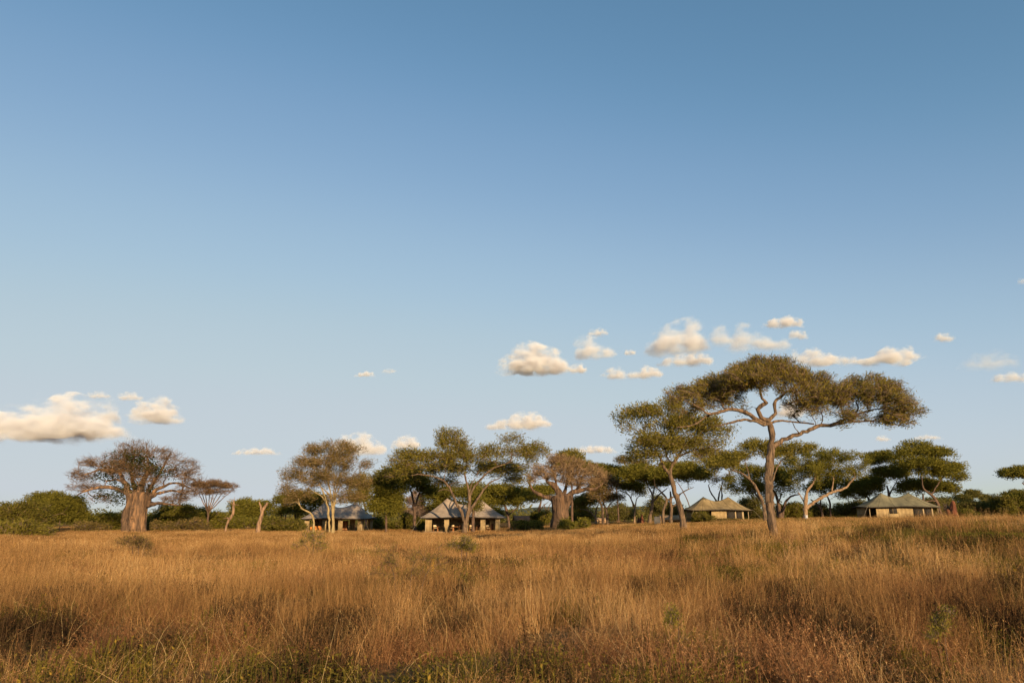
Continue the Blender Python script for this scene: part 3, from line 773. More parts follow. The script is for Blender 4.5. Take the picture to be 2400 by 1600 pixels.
tree('curved_trunk_acacia', 'tall tiered green acacia with curved dark trunk behind the rightmost tent', 'tree', (1410, 1120), 140,
     [([(1425, 1130), (1378, 1050), (1352, 960), (1292, 880), (1200, 810), (1180, 700)], [40, 36, 32, 26, 18, 9]), ([(1352, 955), (1290, 945), (1210, 960)], [16, 13, 8], -1), ([(1290, 880), (1400, 700), (1500, 600)], [16, 12, 6], 1.5), ([(1180, 700), (1150, 560), (1120, 420)], [10, 8, 5], 0)],
     [(1100, 320, 150, 38), (1300, 400, 250, 45), (1150, 530, 320, 50), (1500, 580, 210, 65), (1630, 680, 100, 50), (1330, 620, 240, 45), (960, 400, 150, 40)], Z6, L_GREEN, BARK_DARK, tips=330, per=84, L=.42, spread=.6, seed=34, group=GA)
tree('low_acacia', 'lower dark acacia right behind the rightmost tent roof', 'tree', (1195, 1050), 150,
     [([(1200, 1090), (1195, 970), (1192, 860)], [28, 25, 15]), ([(1130, 1000), (1120, 900), (1090, 830)], [12, 10, 6], 0, 'ground')],
     [(1380, 800, 230, 45), (1020, 800, 150, 60), (1200, 760, 220, 50)], Z6, L_DARK, BARK_DARK, tips=190, per=84, L=.45, spread=.6, seed=35, group=GA)
tree('side_acacia', 'low dark spreading acacia left of the rightmost tent', 'tree', (590, 1000), 160,
     [([(590, 1060), (575, 950), (550, 900), (480, 870)], [34, 32, 26, 12]), ([(540, 915), (440, 912), (340, 905)], [14, 10, 6], -1)],
     [(530, 790, 200, 65), (380, 860, 130, 40), (620, 740, 160, 60)], Z6, L_DARK, BARK_DARK, tips=180, per=84, L=.46, spread=.6, seed=36, group=GA)
tree('edge_acacia', 'umbrella acacia cut by the right edge of the view', 'tree', (2440, 1100), 150,
     [([(2440, 1110), (2430, 950), (2390, 800), (2330, 740)], [30, 28, 22, 10])], [(2230, 640, 170, 40), (2380, 610, 180, 45), (2500, 640, 180, 50)], Z6, L_DARK, BARK_DARK, tips=160, per=80, L=.45, spread=.6, seed=37, group=GA)
for i, (cx, cy, rx, ry, ty, D, lab) in enumerate([
        (1760, 865, 95, 22, 1000, 250, 'small distant umbrella acacia above the bushes right of the rightmost tent'),
        (1910, 915, 48, 18, 1000, 270, 'tiny distant round acacia right of the small umbrella acacia'),
        (2250, 875, 120, 30, 1000, 220, 'distant flat acacia above the bushes at the right edge'),
        (1660, 920, 80, 20, 1000, 240, 'small distant flat acacia beside the red termite mound')]):
    tree('distant_acacia', lab, 'tree', (cx, ty), D, [([(cx, ty + 60), (cx + 4, cy + 60), (cx, cy + 20)], [10, 9, 6]), ([(cx + 3, cy + 70), (cx + rx * .5, cy + 10)], [6, 3])],
         [(cx, cy, rx, ry), (cx + rx * .2, cy + ry, rx * .6, ry * .7)], Z6, L_FAR, BARK_DARK, tips=60, per=60, L=.6, spread=.7, seed=40 + i, group='distant acacias on the right')


# --- bushes: short stems and leaf masses
def bush(label, zt, cx, base_y, D, lobes, leaf, tips, seed, per=70, L=.4, spread=.5, group='bushes at the edge of the grass', name='bush', bark=BARK_DARK, cat='bush', stem=10, **kw):
    lim = []
    rb = np.random.default_rng(seed)
    for j, lb in enumerate(lobes[:4]):
        lim.append(([(cx + (lb[0] - cx) * .3, base_y), (cx + (lb[0] - cx) * .6, (base_y + lb[1]) / 2), (lb[0], lb[1])], [stem, stem * .5], 0.0, 'ground'))
    sub = []
    for lb in lobes:
        sub.append((lb[0], lb[1], lb[2] * .8, lb[3] * .8) + tuple(lb[4:]))
        for _ in range(4):
            a = rb.uniform(-.2, math.pi + .2)
            f = rb.uniform(.25, .5)
            sub.append((lb[0] + math.cos(a) * lb[2] * .85, lb[1] - math.sin(a) * lb[3] * rb.uniform(.4, 1.1), lb[2] * f, lb[3] * f * 1.3, rb.uniform(-2, 2) * (D / 110)))
    lobes = sub
    return tree(name, label, cat, (cx, base_y), D, lim, lobes, zt, leaf, bark, tips=tips, per=per, L=L, spread=spread, seed=seed, group=group, umbrella=False, flat=.9, attach_from=.1, **dict(dict(twig=TWIG_GREY, twig_n=6, twig_L=L * 2.6, twig_ratio=.04), **kw))


bush('bright green bush at the far left edge', Z1, 230, 1290, 108, [(150, 1150, 230, 110), (330, 1090, 190, 110), (60, 1130, 150, 80), (420, 1170, 130, 100)], L_BUSH, 330, 51, per=84, L=.36)
tree('thicket_tree', 'broad dark tree with an arching bare branch left of the left baobab', 'tree', (560, 1240), 120,
     [([(535, 1250), (548, 1180), (580, 1130), (640, 1110)], [14, 12, 9, 5]), ([(700, 1250), (690, 1120), (720, 1000)], [10, 9, 6], 6, 'ground'), ([(640, 1110), (700, 1090), (760, 1110)], [6, 5, 3], 0)],
     [(470, 950, 160, 70, 3), (650, 960, 190, 90, 3), (820, 1010, 160, 110, 3), (900, 1120, 120, 90, 3), (600, 1060, 200, 70, 3), (760, 1110, 160, 60, 4)], Z1, L_DARK, BARK_DARK, tips=330, per=84, L=.38, spread=.55, seed=52, umbrella=False, flat=.8)
bush('low grey-green bush in front of the bright bush at the left edge', Z1, 330, 1330, 96, [(60, 1262, 90, 62), (190, 1288, 90, 36), (300, 1262, 70, 58), (420, 1280, 80, 44), (530, 1296, 50, 24)], L_OLIVE, 130, 53, per=34, L=.34)
bush('dark bush against the left side of the left baobab', Z1, 1230, 1285, 132, [(1220, 1170, 110, 80), (1330, 1190, 100, 90), (1120, 1220, 100, 50)], L_DARK, 150, 54)
bush('low olive bush left of the left baobab foot', Z1, 1180, 1290, 122, [(1180, 1270, 60, 30), (1050, 1262, 50, 36), (930, 1258, 60, 42)], L_BROWN, 90, 55, per=26)
bush('dark leafy thicket right of the left baobab trunk', Z1, 1950, 1275, 134, [(1850, 1180, 150, 70), (2000, 1090, 160, 80), (2150, 1120, 170, 90), (1750, 1220, 80, 60), (2300, 1180, 130, 80)], L_DARK, 330, 56)
bush('olive scrub in front of the thicket beside the left baobab', Z1, 2000, 1285, 124, [(1790, 1238, 60, 34), (1930, 1252, 70, 26), (2080, 1232, 55, 42), (2240, 1222, 80, 48), (2340, 1250, 50, 24)], L_BROWN, 120, 57, per=26)
bush('green bush behind the crooked dead stump', Z2, 500, 1250, 136, [(420, 1200, 110, 50), (540, 1140, 80, 60), (580, 1200, 90, 50)], L_GREEN, 130, 58)
bush('dark bush under the small vase-shaped tree', Z2, 200, 1250, 140, [(120, 1120, 170, 80), (280, 1110, 120, 80), (330, 1190, 120, 60)], L_DARK, 190, 59)
bush('yellow-green tall scrub left of the leftmost tent', Z2, 1240, 1290, 122, [(1120, 1258, 60, 32), (1210, 1236, 45, 56), (1300, 1246, 60, 44), (1400, 1230, 40, 56), (1460, 1262, 50, 30)], L_BUSH, 190, 60)
bush('dark shrub behind the Y-shaped dead trunk', Z2, 850, 1260, 140, [(780, 1210, 120, 45), (1080, 1210, 120, 50)], L_DARK, 120, 61)
bush('shadowed bushes under the trees between the two left tents', Z3, 640, 1290, 134, [(430, 1230, 60, 56), (560, 1256, 60, 34), (680, 1236, 50, 50), (780, 1210, 60, 76), (960, 1232, 70, 56)], L_DARK, 220, 62)
bush('wall of dark bushes behind the second tent', Z3, 1200, 1260, 165, [(1000, 1120, 150, 80), (1250, 1100, 200, 90), (1500, 1100, 200, 90), (1750, 1100, 150, 90)], L_DARK, 260, 63, L=.5, spread=.7)
bush('dark bush between the brown roof and the brown baobab', Z4, 590, 1195, 140, [(570, 1140, 70, 50), (640, 1150, 60, 40)], L_DARK, 70, 64)
bush('yellow-green shrub at the left foot of the brown baobab', Z4, 350, 1270, 116, [(330, 1238, 42, 30), (400, 1250, 34, 20), (500, 1246, 50, 36), (450, 1256, 30, 18)], L_BUSH, 90, 65)
bush('green shrub at the right foot of the brown baobab', Z4, 870, 1270, 116, [(860, 1240, 38, 36), (905, 1252, 30, 22), (1080, 1216, 34, 26)], L_GREEN, 70, 66)
bush('rounded bush seen under the bent acacia', Z4, 1040, 1190, 160, [(1040, 1100, 100, 60), (960, 1140, 70, 50)], L_OLIVE, 110, 67)
bush('rounded green bush in the gap between trees at centre right', Z4, 1500, 1160, 190, [(1480, 1080, 130, 60), (1580, 1100, 80, 45), (1390, 1120, 60, 30)], L_FAR, 130, 68, L=.5, spread=.7)
bush('dark tree-like bush behind the red-trunked acacia', Z4, 1950, 1150, 180, [(1920, 990, 110, 70), (2030, 1040, 100, 60), (2150, 1100, 90, 60), (1850, 1080, 60, 40)], L_FAR, 150, 69, L=.5, spread=.7)
bush('light green bush growing against the olive-brown tent', Z5, 700, 1195, 128, [(680, 1155, 48, 34), (720, 1170, 40, 20), (650, 1180, 40, 18)], L_BUSH, 150, 70, per=66, L=.28, spread=.35)
bush('brown dry scrub along the front of the olive-brown tent', Z5, 830, 1205, 128, [(800, 1192, 60, 10), (900, 1188, 60, 9)], L_BROWN, 90, 71, per=60, L=.28, spread=.3)
bush('round dark bush right of the olive-brown tent', Z5, 1010, 1160, 175, [(1010, 1080, 75, 40), (1040, 1130, 70, 30), (960, 1120, 40, 30)], L_FAR, 140, 72, L=.5, spread=.7)
bush('dark bush behind the pale-limbed acacia', Z5, 1290, 1160, 160, [(1270, 1110, 80, 45), (1350, 1130, 60, 30)], L_DARK, 130, 73, L=.45)
bush('low green bushes left of the rightmost tent', Z5, 1640, 1160, 170, [(1480, 1115, 90, 32), (1620, 1110, 90, 35), (1740, 1090, 80, 40)], L_FAR, 180, 74, L=.5, spread=.7)
bush('bush mass right of the red termite mound', Z6, 1880, 1110, 165, [(1700, 1010, 110, 60), (1900, 1030, 160, 65), (2050, 1040, 120, 60), (1500, 1000, 110, 60)], L_FAR, 260, 75, L=.45, spread=.65)
bush('brighter rounded green tree-bush near the right edge', Z6, 2110, 1110, 160, [(2100, 980, 90, 80), (2160, 1040, 80, 50), (2060, 1040, 70, 50)], L_BUSH, 160, 76, L=.45, spread=.6)
bush('dark bushes at the right edge of the view', Z6, 2320, 1110, 165, [(2300, 930, 130, 60), (2330, 1040, 90, 50), (2420, 980, 100, 80)], L_DARK, 190, 77, L=.45, spread=.6)
bush('yellow-green scrub at the foot of the red termite mound', Z6, 1680, 1150, 130, [(1680, 1115, 70, 25), (1760, 1130, 60, 18)], L_BUSH, 80, 78, L=.32)
bush('dark bush between the rightmost tent and its curved trunk', Z6, 1290, 1080, 160, [(1270, 990, 100, 60), (1390, 1010, 90, 60)], L_FAR, 130, 79, L=.45, spread=.65)

# --- far woodland closing the plain: one mass
FP = []
for D in np.linspace(215, 420, 26):
    half = D * .95
    n = 26
    xs = rng.uniform(-half, half, n)
    for x in xs:
        h = rng.uniform(1.2, 4.0) * (1 if rng.random() < .75 else 1.7)
        r = rng.uniform(2.5, 6.5)
        m = int(r * 7)
        u = rng.normal(size=(m, 3)); u /= np.linalg.norm(u, axis=1, keepdims=True); u[:, 2] = np.abs(u[:, 2])
        FP.append(np.array([x, D, float(ground_z(x, D))]) + u * rng.random((m, 1)) ** .3 * np.array([r, r, h]) + np.array([0, 0, .2]))
FP = np.concatenate(FP)
v, va = sprays(FP, 5, .55, .95, .5, rng, .8, .2)
tag(link('far_woodland', mesh_np('far_woodland', v, np.arange(len(v)).reshape(-1, 4), L_FAR, var=va)), 'low band of distant green woodland closing the plain', 'woodland', kind='stuff')


# ------------------------------------------------------------------ tents
CANVAS = noise_mat('cream_canvas', (0.24, 0.175, 0.088), (0.36, 0.27, 0.14), (1, 1, 1), 1.5, 0.01)
WOOD = noise_mat('tent_timber', (0.20, 0.13, 0.07), (0.34, 0.23, 0.13), (1, 1, .3), 4, 0.004)
POST = noise_mat('painted_post', (0.30, 0.23, 0.13), (0.4, 0.31, 0.19), (1, 1, .3), 4, 0.004)
DARK = noise_mat('dark_trim', (0.035, 0.03, 0.026), (0.07, 0.058, 0.046), (1, 1, 1), 3)
MESH = noise_mat('insect_mesh', (0.02, 0.018, 0.016), (0.04, 0.035, 0.03), (1, 1, 1), 3)
ROPE = noise_mat('guy_rope', (0.3, 0.25, 0.18), (0.42, 0.36, 0.26), (1, 1, 1), 8)
ROOFS = {
    'grey': noise_mat('grey_roof_canvas', (0.23, 0.188, 0.150), (0.36, 0.30, 0.24), (1, 1, 1), 0.8, 0.03, detail=9),
    'olive': noise_mat('olive_roof_canvas', (0.17, 0.125, 0.058), (0.30, 0.225, 0.11), (1, 1, 1), 0.8, 0.03, detail=9),
    'green': noise_mat('green_roof_canvas', (0.12, 0.112, 0.07), (0.21, 0.188, 0.112), (1, 1, 1), 0.8, 0.03, detail=9)}


def ring_pt(W, Dp, t):
    """Rounded-rectangle eave outline, t in 0..1."""
    a = t * 2 * math.pi
    c, s_ = math.cos(a), math.sin(a)
    n = 5.0
    k = (abs(c) ** n + abs(s_) ** n) ** (-1 / n)
    return W / 2 * c * k, Dp / 2 * s_ * k


def tent(label, cx, D, W, Dp, eave, peak, gap, rot, roof, front, right=None, left=None, back='panel', sag=.34, floor=.25, shift=0.0):
    """front: list of (x0, x1, kind) along the front wall; kinds panel, window, open, post."""
    b = at(cx, 1230, D)
    gz = float(ground_z(b[0], D))
    root = thing('lodge_tent', label, 'tent', (b[0], D, gz), rot, 'twin-peaked canvas lodge tents')
    rm = ROOFS[roof]
    # floor deck
    iw, idp = W - 2.2, Dp - 2.2
    MB().box((0, 0, floor / 2 - .2), (iw + .5, idp + .5, floor + .4)).build('deck', WOOD, root)
    z0 = floor
    # roof: a sagging ridge between two peaks, concave slopes to a slightly drooping eave
    nt_, nr = 144, 22
    V = []
    hp = peak - eave
    for j in range(nr + 1):
        d = j / nr
        for i in range(nt_):
            ex, ey = ring_pt(W, Dp, i / nt_)
            rx = max(-gap / 2, min(gap / 2, ex * gap / W * 1.9)) + shift
            ridge = hp * (1 - sag * (1 - min(1, (2 * abs(rx - shift) / gap)) ** 1.7))
            x = rx + (ex - rx) * d; y = ey * d
            corner = abs(ex / W * 2) * abs(ey / Dp * 2)
            scal = .10 * (math.sin(i / nt_ * 2 * math.pi * 14) ** 2) * d * (1 - d) * 2
            z = eave + ridge * (1 - d) ** 1.30 - .22 * corner * d ** 3 - scal
            V.append((x, y, z))
    V = np.array(V)
    a = (np.arange(nr)[:, None] * nt_ + np.arange(nt_)[None]); bq = (np.arange(nr)[:, None] * nt_ + (np.arange(nt_)[None] + 1) % nt_)
    F = np.stack([a, bq, bq + nt_, a + nt_], -1).reshape(-1, 4)
    F = F[:, ::-1]
    roof_o = link('roof', mesh_np('roof', V, F, rm, True), root)
    sol = roof_o.modifiers.new('thickness', 'SOLIDIFY'); sol.thickness = .03; sol.offset = -1
    rim = V[-nt_:]
    MB().tube(np.vstack([rim, rim[:1]]) + np.array([0, 0, -.05]), .075, 5).build('eave_hem', DARK, roof_o)
    for i in (13, 22, 30, 42, 50, 59, 85, 94, 102, 114, 122, 131):
        seam = V.reshape(nr + 1, nt_, 3)[:, i] + np.array([0, 0, .012])
        MB().tube(seam, .022, 4).build('seam', DARK if roof != 'grey' else rm, roof_o)
    # front wall
    yf = -idp / 2
    h = eave - .12 - z0

    def wall(x0, x1, y, kind, along='x', name='wall_panel'):
        def bx(u0, u1, za, zb, th, mat, nm, par, off=0.0):
            c = ((u0 + u1) / 2, y + off, (za + zb) / 2) if along == 'x' else (y + off, (u0 + u1) / 2, (za + zb) / 2)
            s_ = (u1 - u0, th, zb - za) if along == 'x' else (th, u1 - u0, zb - za)
            return MB().box(c, s_).build(nm, mat, par)
        if kind == 'panel':
            # pleated canvas
            n = max(8, int((x1 - x0) * 14)); t = np.linspace(x0, x1, n)
            dep = .03 * np.sin(t * 9) + .015 * np.sin(t * 23 + 1)
            pts = []
            for zz in (z0, z0 + h):
                for th in (-.02, .02):
                    pts.append(np.stack([t, y + dep + th, np.full(n, zz)], -1) if along == 'x' else np.stack([y + dep + th, t, np.full(n, zz)], -1))
            vv = np.concatenate(pts); k = np.arange(n - 1)
            ff = np.concatenate([np.stack([k + o1, k + 1 + o1, k + 1 + o2, k + o2], -1) for o1, o2 in ((0, 2 * n), (3 * n, n), (n, 0), (2 * n, 3 * n))])
            link(name, mesh_np(name, vv, ff, CANVAS, True), root)
        elif kind == 'window':
            wall(x0, x0 + .02, y, 'skip', along)
            bx(x0, x1, z0, z0 + h * .38, .05, CANVAS, name, root)
            bx(x0, x1, z0 + h * .86, z0 + h, .05, CANVAS, name, root)
            m = (x1 - x0) * .12
            bx(x0, x0 + m, z0 + h * .38, z0 + h * .86, .05, CANVAS, name, root)
            bx(x1 - m, x1, z0 + h * .38, z0 + h * .86, .05, CANVAS, name, root)
            w = bx(x0 + m, x1 - m, z0 + h * .38, z0 + h * .86, .02, MESH, 'window', root, .01)
            bx((x0 + x1) / 2 - .03, (x0 + x1) / 2 + .03, z0 + h * .38, z0 + h * .86, .03, CANVAS, 'mullion', w, -.02)
        elif kind == 'screen':
            w = bx(x0 + .06, x1 - .06, z0 + .12, z0 + h - .3, .02, MESH, 'screen', root, .02)
            bx(x0, x1, z0 + h - .3, z0 + h, .05, CANVAS, 'valance', root)
            bx(x0, x1, z0, z0 + .12, .06, WOOD, 'sill', root)
        elif kind == 'open':
            bx(x0, x1, z0 + h - .22, z0 + h, .05, CANVAS, 'valance', root)
        if kind in ('post',):
            bx(x0, x1, z0, z0 + h, .14, POST, 'post', root)
    for x0, x1, k in front:
        wall(x0, x1, yf, k)
    for x0, x1, k in (right or [(-idp / 2, idp / 2, 'panel')]):
        wall(x0, x1, iw / 2, k, 'y')
    for x0, x1, k in (left or [(-idp / 2, idp / 2, 'panel')]):
        wall(x0, x1, -iw / 2, k, 'y')
    if back == 'panel':
        wall(-iw / 2, iw / 2, idp / 2, 'panel')
    else:
        for x0, x1, k in back:
            wall(x0, x1, idp / 2, k)
    # corner posts under the eave and guy ropes
    for sx in (-1, 1):
        MB().tube([(sx * iw / 2, yf, 0), (sx * iw / 2, yf, eave + .1)], .07, 8).build('post', POST, root)
        MB().tube([(sx * iw / 2, -yf, 0), (sx * iw / 2, -yf, eave + .1)], .07, 8).build('post', POST, root)
        MB().tube([(sx * (W / 2 - .5), -Dp / 2 + .3, eave - .1), (sx * (W / 2 + 1.2), -Dp / 2 - 1.0, -.1)], .015, 4).build('guy_rope', ROPE, root)
    for sx in (-gap / 2 + shift, gap / 2 + shift):
        MB().tube([(sx, 0, z0), (sx, 0, peak - .03)], .07, 8).build('pole', WOOD, root)
    return root, b[0], gz, z0


def place(root_xy, rot, lx, ly):
    return (root_xy[0] + lx * math.cos(rot) - ly * math.sin(rot), root_xy[1] + lx * math.sin(rot) + ly * math.cos(rot))


iw = 11.8
t1, x1_, g1, f1 = tent('grey twin-peaked lodge tent furthest left, behind the pale-stemmed tree', 795, 127, 12.6, 8.0, 2.5, 5.2, 5.8, R(-7), 'grey',
     [(-5.2, -4.4, 'panel'), (-4.4, -2.0, 'open'), (-2.0, -1.3, 'panel'), (-1.3, .9, 'open'), (.9, 1.7, 'panel'), (1.7, 4.4, 'open'), (4.4, 5.2, 'panel')],
     right=[(-2.9, -1.6, 'panel'), (-1.6, 1.4, 'open'), (1.4, 2.9, 'panel')], left=[(-2.9, 1.0, 'open'), (1.0, 2.9, 'panel')], back=[(-5.2, -1.2, 'panel'), (-1.2, .9, 'open'), (.9, 1.8, 'panel'), (1.8, 4.3, 'open'), (4.3, 5.2, 'panel')])
t2, x2_, g2, f2 = tent('beige twin-peaked lodge tent with dining chairs, second from the left', 1086, 118, 14.2, 8.6, 2.55, 5.55, 5.5, R(2), 'grey',
     [(-6.0, -5.0, 'panel'), (-5.0, -3.0, 'open'), (-3.0, -2.2, 'panel'), (-2.2, 0.1, 'open'), (.1, .9, 'panel'), (.9, 2.9, 'open'), (2.9, 3.7, 'panel'), (3.7, 5.3, 'open'), (5.3, 6.0, 'panel')],
     right=[(-3.2, 3.2, 'panel')], left=[(-3.2, -1.5, 'panel'), (-1.5, 1.5, 'open'), (1.5, 3.2, 'panel')])
t3, x3_, g3, f3 = tent('olive-brown twin-peaked lodge tent behind the leaning acacia', 1682, 138, 12.6, 7.6, 2.35, 4.75, 5.0, R(5), 'olive',
     [(-5.2, -4.9, 'post'), (-4.9, -2.1, 'open'), (-2.1, .9, 'panel'), (.9, 2.5, 'screen'), (2.5, 2.75, 'post'), (2.75, 3.9, 'screen'), (3.9, 4.25, 'post'), (4.25, 5.2, 'open')],
     right=[(-2.7, 0.5, 'open'), (.5, 2.7, 'panel')], left=[(-2.7, -1.5, 'open'), (-1.5, 2.7, 'panel')])
t4, x4_, g4, f4 = tent('grey-green twin-peaked lodge tent furthest right, beside the red termite mound', 2106, 136, 14.6, 8.0, 2.4, 4.95, 5.0, R(-5), 'green',
     [(-6.2, -5.0, 'open'), (-5.0, -2.9, 'panel'), (-2.9, -1.0, 'window'), (-1.0, 1.7, 'panel'), (1.7, 3.4, 'screen'), (3.4, 3.65, 'post'), (3.65, 5.0, 'screen'), (5.0, 5.25, 'post'), (5.25, 6.2, 'open')],
     right=[(-2.9, -1.0, 'open'), (-1.0, 2.9, 'panel')], left=[(-2.9, -1.2, 'open'), (-1.2, 2.9, 'panel')])

# --- furniture under the second tent's roof
CHAIRW = noise_mat('chair_canvas', (0.55, 0.42, 0.24), (0.66, 0.52, 0.32), (1, 1, 1), 4)
TEAK = noise_mat('table_teak', (0.30, 0.13, 0.05), (0.42, 0.2, 0.08), (1, 1, 1), 4)
SOFA = noise_mat('orange_sofa', (0.50, 0.20, 0.05), (0.60, 0.26, 0.08), (1, 1, 1), 4)
LEATHER = noise_mat('brown_leather', (0.07, 0.035, 0.02), (0.13, 0.065, 0.035), (1, 1, 1), 4)


def chair(label, loc, rz, mat):
    c = thing('director_chair', label, 'chair', loc, rz, 'chairs in the second tent')
    MB().box((0, 0, .47), (.56, .5, .05)).build('seat', mat, c)
    MB().box((0, .24, .82), (.56, .05, .34)).build('backrest', mat, c)
    for sx in (-.27, .27):
        for sy in (-.24, .24):
            MB().tube([(sx, sy, 0), (sx, sy, .98 if sy > 0 else .64)], .025, 5).build('leg', TEAK, c)
        MB().box((sx, 0, .655), (.06, .52, .03)).build('armrest', TEAK, c)
    return c


def table(label, loc, rz, w, d, h, group=None):
    t = thing('dining_table', label, 'table', loc, rz, group)
    MB().box((0, 0, h - .03), (w, d, .06)).build('tabletop', TEAK, t)
    for sx in (-1, 1):
        for sy in (-1, 1):
            MB().tube([(sx * (w / 2 - .08), sy * (d / 2 - .08), 0), (sx * (w / 2 - .08), sy * (d / 2 - .08), h - .06)], .04, 6).build('leg', TEAK, t)
    return t


def in_tent(cx_, D_, g, z, rot, lx, ly):
    p = place((cx_, D_), rot, lx, ly)
    return (p[0], p[1], g + z)


for lab, lx, ly, rz, m in (('cream canvas chair at the left opening of the second tent', -4.5, -2.3, .3, CHAIRW),
                           ('cream canvas chair facing the table near the second tent centre opening', -1.8, -1.8, -.4, CHAIRW),
                           ('dark chair behind the table at the second tent centre opening', -.5, -1.3, 2.8, LEATHER),
                           ('cream canvas chair right of the forked tree in the second tent', 1.4, -2.2, .2, CHAIRW),
                           ('brown chair in the opening left of the second tent doorway', 2.5, -2.0, -.3, LEATHER),
                           ('cream chair beside the pale panel at the second tent right opening', 4.1, -2.0, .4, CHAIRW)):
    chair(lab, in_tent(x2_, 118, g2, f2, R(2), lx, ly), rz, m)
table('brown wooden table beside the chair at the left opening of the second tent', in_tent(x2_, 118, g2, f2, R(2), -3.5, -2.3), 0, 1.3, .9, .74, 'tables in the second tent')
table('brown wooden table in the centre opening of the second tent', in_tent(x2_, 118, g2, f2, R(2), -1.1, -2.2), 0, 1.1, .9, .74, 'tables in the second tent')
sc = thing('canvas_screen', 'pale lit canvas partition inside the right opening of the second tent', 'partition', in_tent(x2_, 118, g2, f2, R(2), 4.9, -1.6), -.3)
MB().box((0, 0, 1.0), (1.0, .06, 2.0)).build('panel', CANVAS, sc)
MB().box((-.1, -.05, .65), (.45, .05, 1.1)).build('dark_inset', LEATHER, sc)
so = thing('lounge_sofa', 'orange-brown sofa in the left opening of the leftmost tent', 'sofa', in_tent(x1_, 127, g1, f1, R(-7), -3.3, -2.2), -.1)
MB().box((0, 0, .28), (1.9, .8, .32)).build('seat', SOFA, so)
MB().box((0, .36, .6), (1.9, .18, .46)).build('backrest', SOFA, so)
for sx in (-.95, .95):
    MB().box((sx, 0, .45), (.16, .84, .5)).build('armrest', SOFA, so)
cb = thing('wooden_cabinet', 'dark wooden cabinet behind the middle opening of the leftmost tent', 'cabinet', in_tent(x1_, 127, g1, f1, R(-7), .3, 2.0), 0)
MB().box((0, 0, .85), (1.1, .5, 1.7)).build('carcass', LEATHER, cb)
for sx in (-.27, .27):
    MB().box((sx, -.27, .85), (.5, .03, 1.5)).build('door', TEAK, cb)


# --- smaller shelters
def ridge_tent(name, label, x0, x1, ridge_y, eave_y, base_y, D, rm, wm, depth=4.0, rot=0.0):
    a, b = at(x0, base_y, D), at(x1, base_y, D)
    cx = (a[0] + b[0]) / 2; w = b[0] - a[0]
    gz = float(ground_z(cx, D))
    er = at(0, ridge_y, D)[2] - gz; ee = at(0, eave_y, D)[2] - gz
    r = thing(name, label, 'shelter', (cx, D, gz), rot)
    n = 17
    t = np.linspace(0, 1, n)
    V = []
    for s_ in (-1, 1):
        for u in np.linspace(-w / 2, w / 2, n):
            V.append((u, s_ * depth / 2, ee - .03 * math.sin(u * 3)))
    for u in np.linspace(-w / 2, w / 2, n):
        V.append((u, 0, er - .10 * math.sin((u / w + .5) * math.pi)))
    k = np.arange(n - 1)
    F = np.concatenate([np.stack([k, k + 1, k + 1 + 2 * n, k + 2 * n], -1), np.stack([k + 2 * n, k + 1 + 2 * n, k + 1 + n, k + n], -1)])
    ro = link('roof', mesh_np('roof', np.array(V), F, rm), r)
    so_ = ro.modifiers.new('thickness', 'SOLIDIFY'); so_.thickness = .08; so_.offset = -1
    MB().box((0, -depth / 2 + .35, ee / 2 - .1), (w - .5, .08, max(.2, ee - .1))).build('wall_panel', wm, r)
    MB().box((0, depth / 2 - .35, ee / 2 - .1), (w - .5, .08, max(.2, ee - .1))).build('wall_panel', wm, r)
    for sx in (-1, 1):
        for sy in (-1, 1):
            MB().tube([(sx * (w / 2 - .15), sy * (depth / 2 - .12), -.1), (sx * (w / 2 - .15), sy * (depth / 2 - .12), ee)], .06, 6).build('post', WOOD, r)
        MB().tube([(sx * (w / 2 - .1), 0, -.1), (sx * (w / 2 - .1), 0, er - .03)], .06, 6).build('post', WOOD, r)
    return r


THATCH = noise_mat('brown_roofing', (0.17, 0.095, 0.055), (0.30, 0.175, 0.105), (.6, 4, 4), 3, 0.05)
GREYSHEET = noise_mat('grey_sheet', (0.30, 0.30, 0.31), (0.42, 0.41, 0.42), (1, 1, 1), 2)
TANSHEET = noise_mat('tan_canvas', (0.30, 0.19, 0.10), (0.42, 0.27, 0.15), (1, 1, 1), 1.2, .03)
ridge_tent('open_shelter', 'low open shelter with a brown ridged roof left of the brown baobab', 1203, 1250, 1207, 1219, 1231, 150, THATCH, MESH, 5.0, .12)
ridge_tent('small_tent', 'small grey ridge tent half hidden behind the Y-shaped dead trunk', 580, 606, 1222, 1230, 1242, 148, GREYSHEET, TANSHEET, 3.0, 1.25)
ridge_tent('small_tent', 'low tan canvas tent behind the double-trunked acacia', 1546, 1597, 1206, 1217, 1231, 146, TANSHEET, MESH, 3.6, -.05)
ridge_tent('small_tent', 'tiny tan canvas shelter seen between the twin trunks', 1398, 1421, 1212, 1220, 1228, 175, TANSHEET, TANSHEET, 3.0, 0)

# grey screen panel with its pale post
b = at(1541, 1230, 122); gz = float(ground_z(b[0], 122))
ps = thing('screen_panel', 'dark grey upright screen panel with a pale post beside the leaning acacia', 'screen', (b[0], 122, gz), 0)
hgt = at(1541, 1210, 122)[2] - gz
SLATE = noise_mat('slate_fabric', (0.07, 0.068, 0.068), (0.12, 0.115, 0.11), (1, 1, .2), 6)
for j in range(5):
    MB().box((-.42 + j * .2, -.01 * (j % 2), hgt / 2), (.19, .05, hgt)).build('slat', SLATE, ps)
MB().tube([(.58, 0, -.1), (.58, 0, hgt + .1)], .06, 6).build('post', BARK_PALE, ps)
MB().box((.05, .05, hgt - .15), (1.1, .05, .08)).build('rail', WOOD, ps)

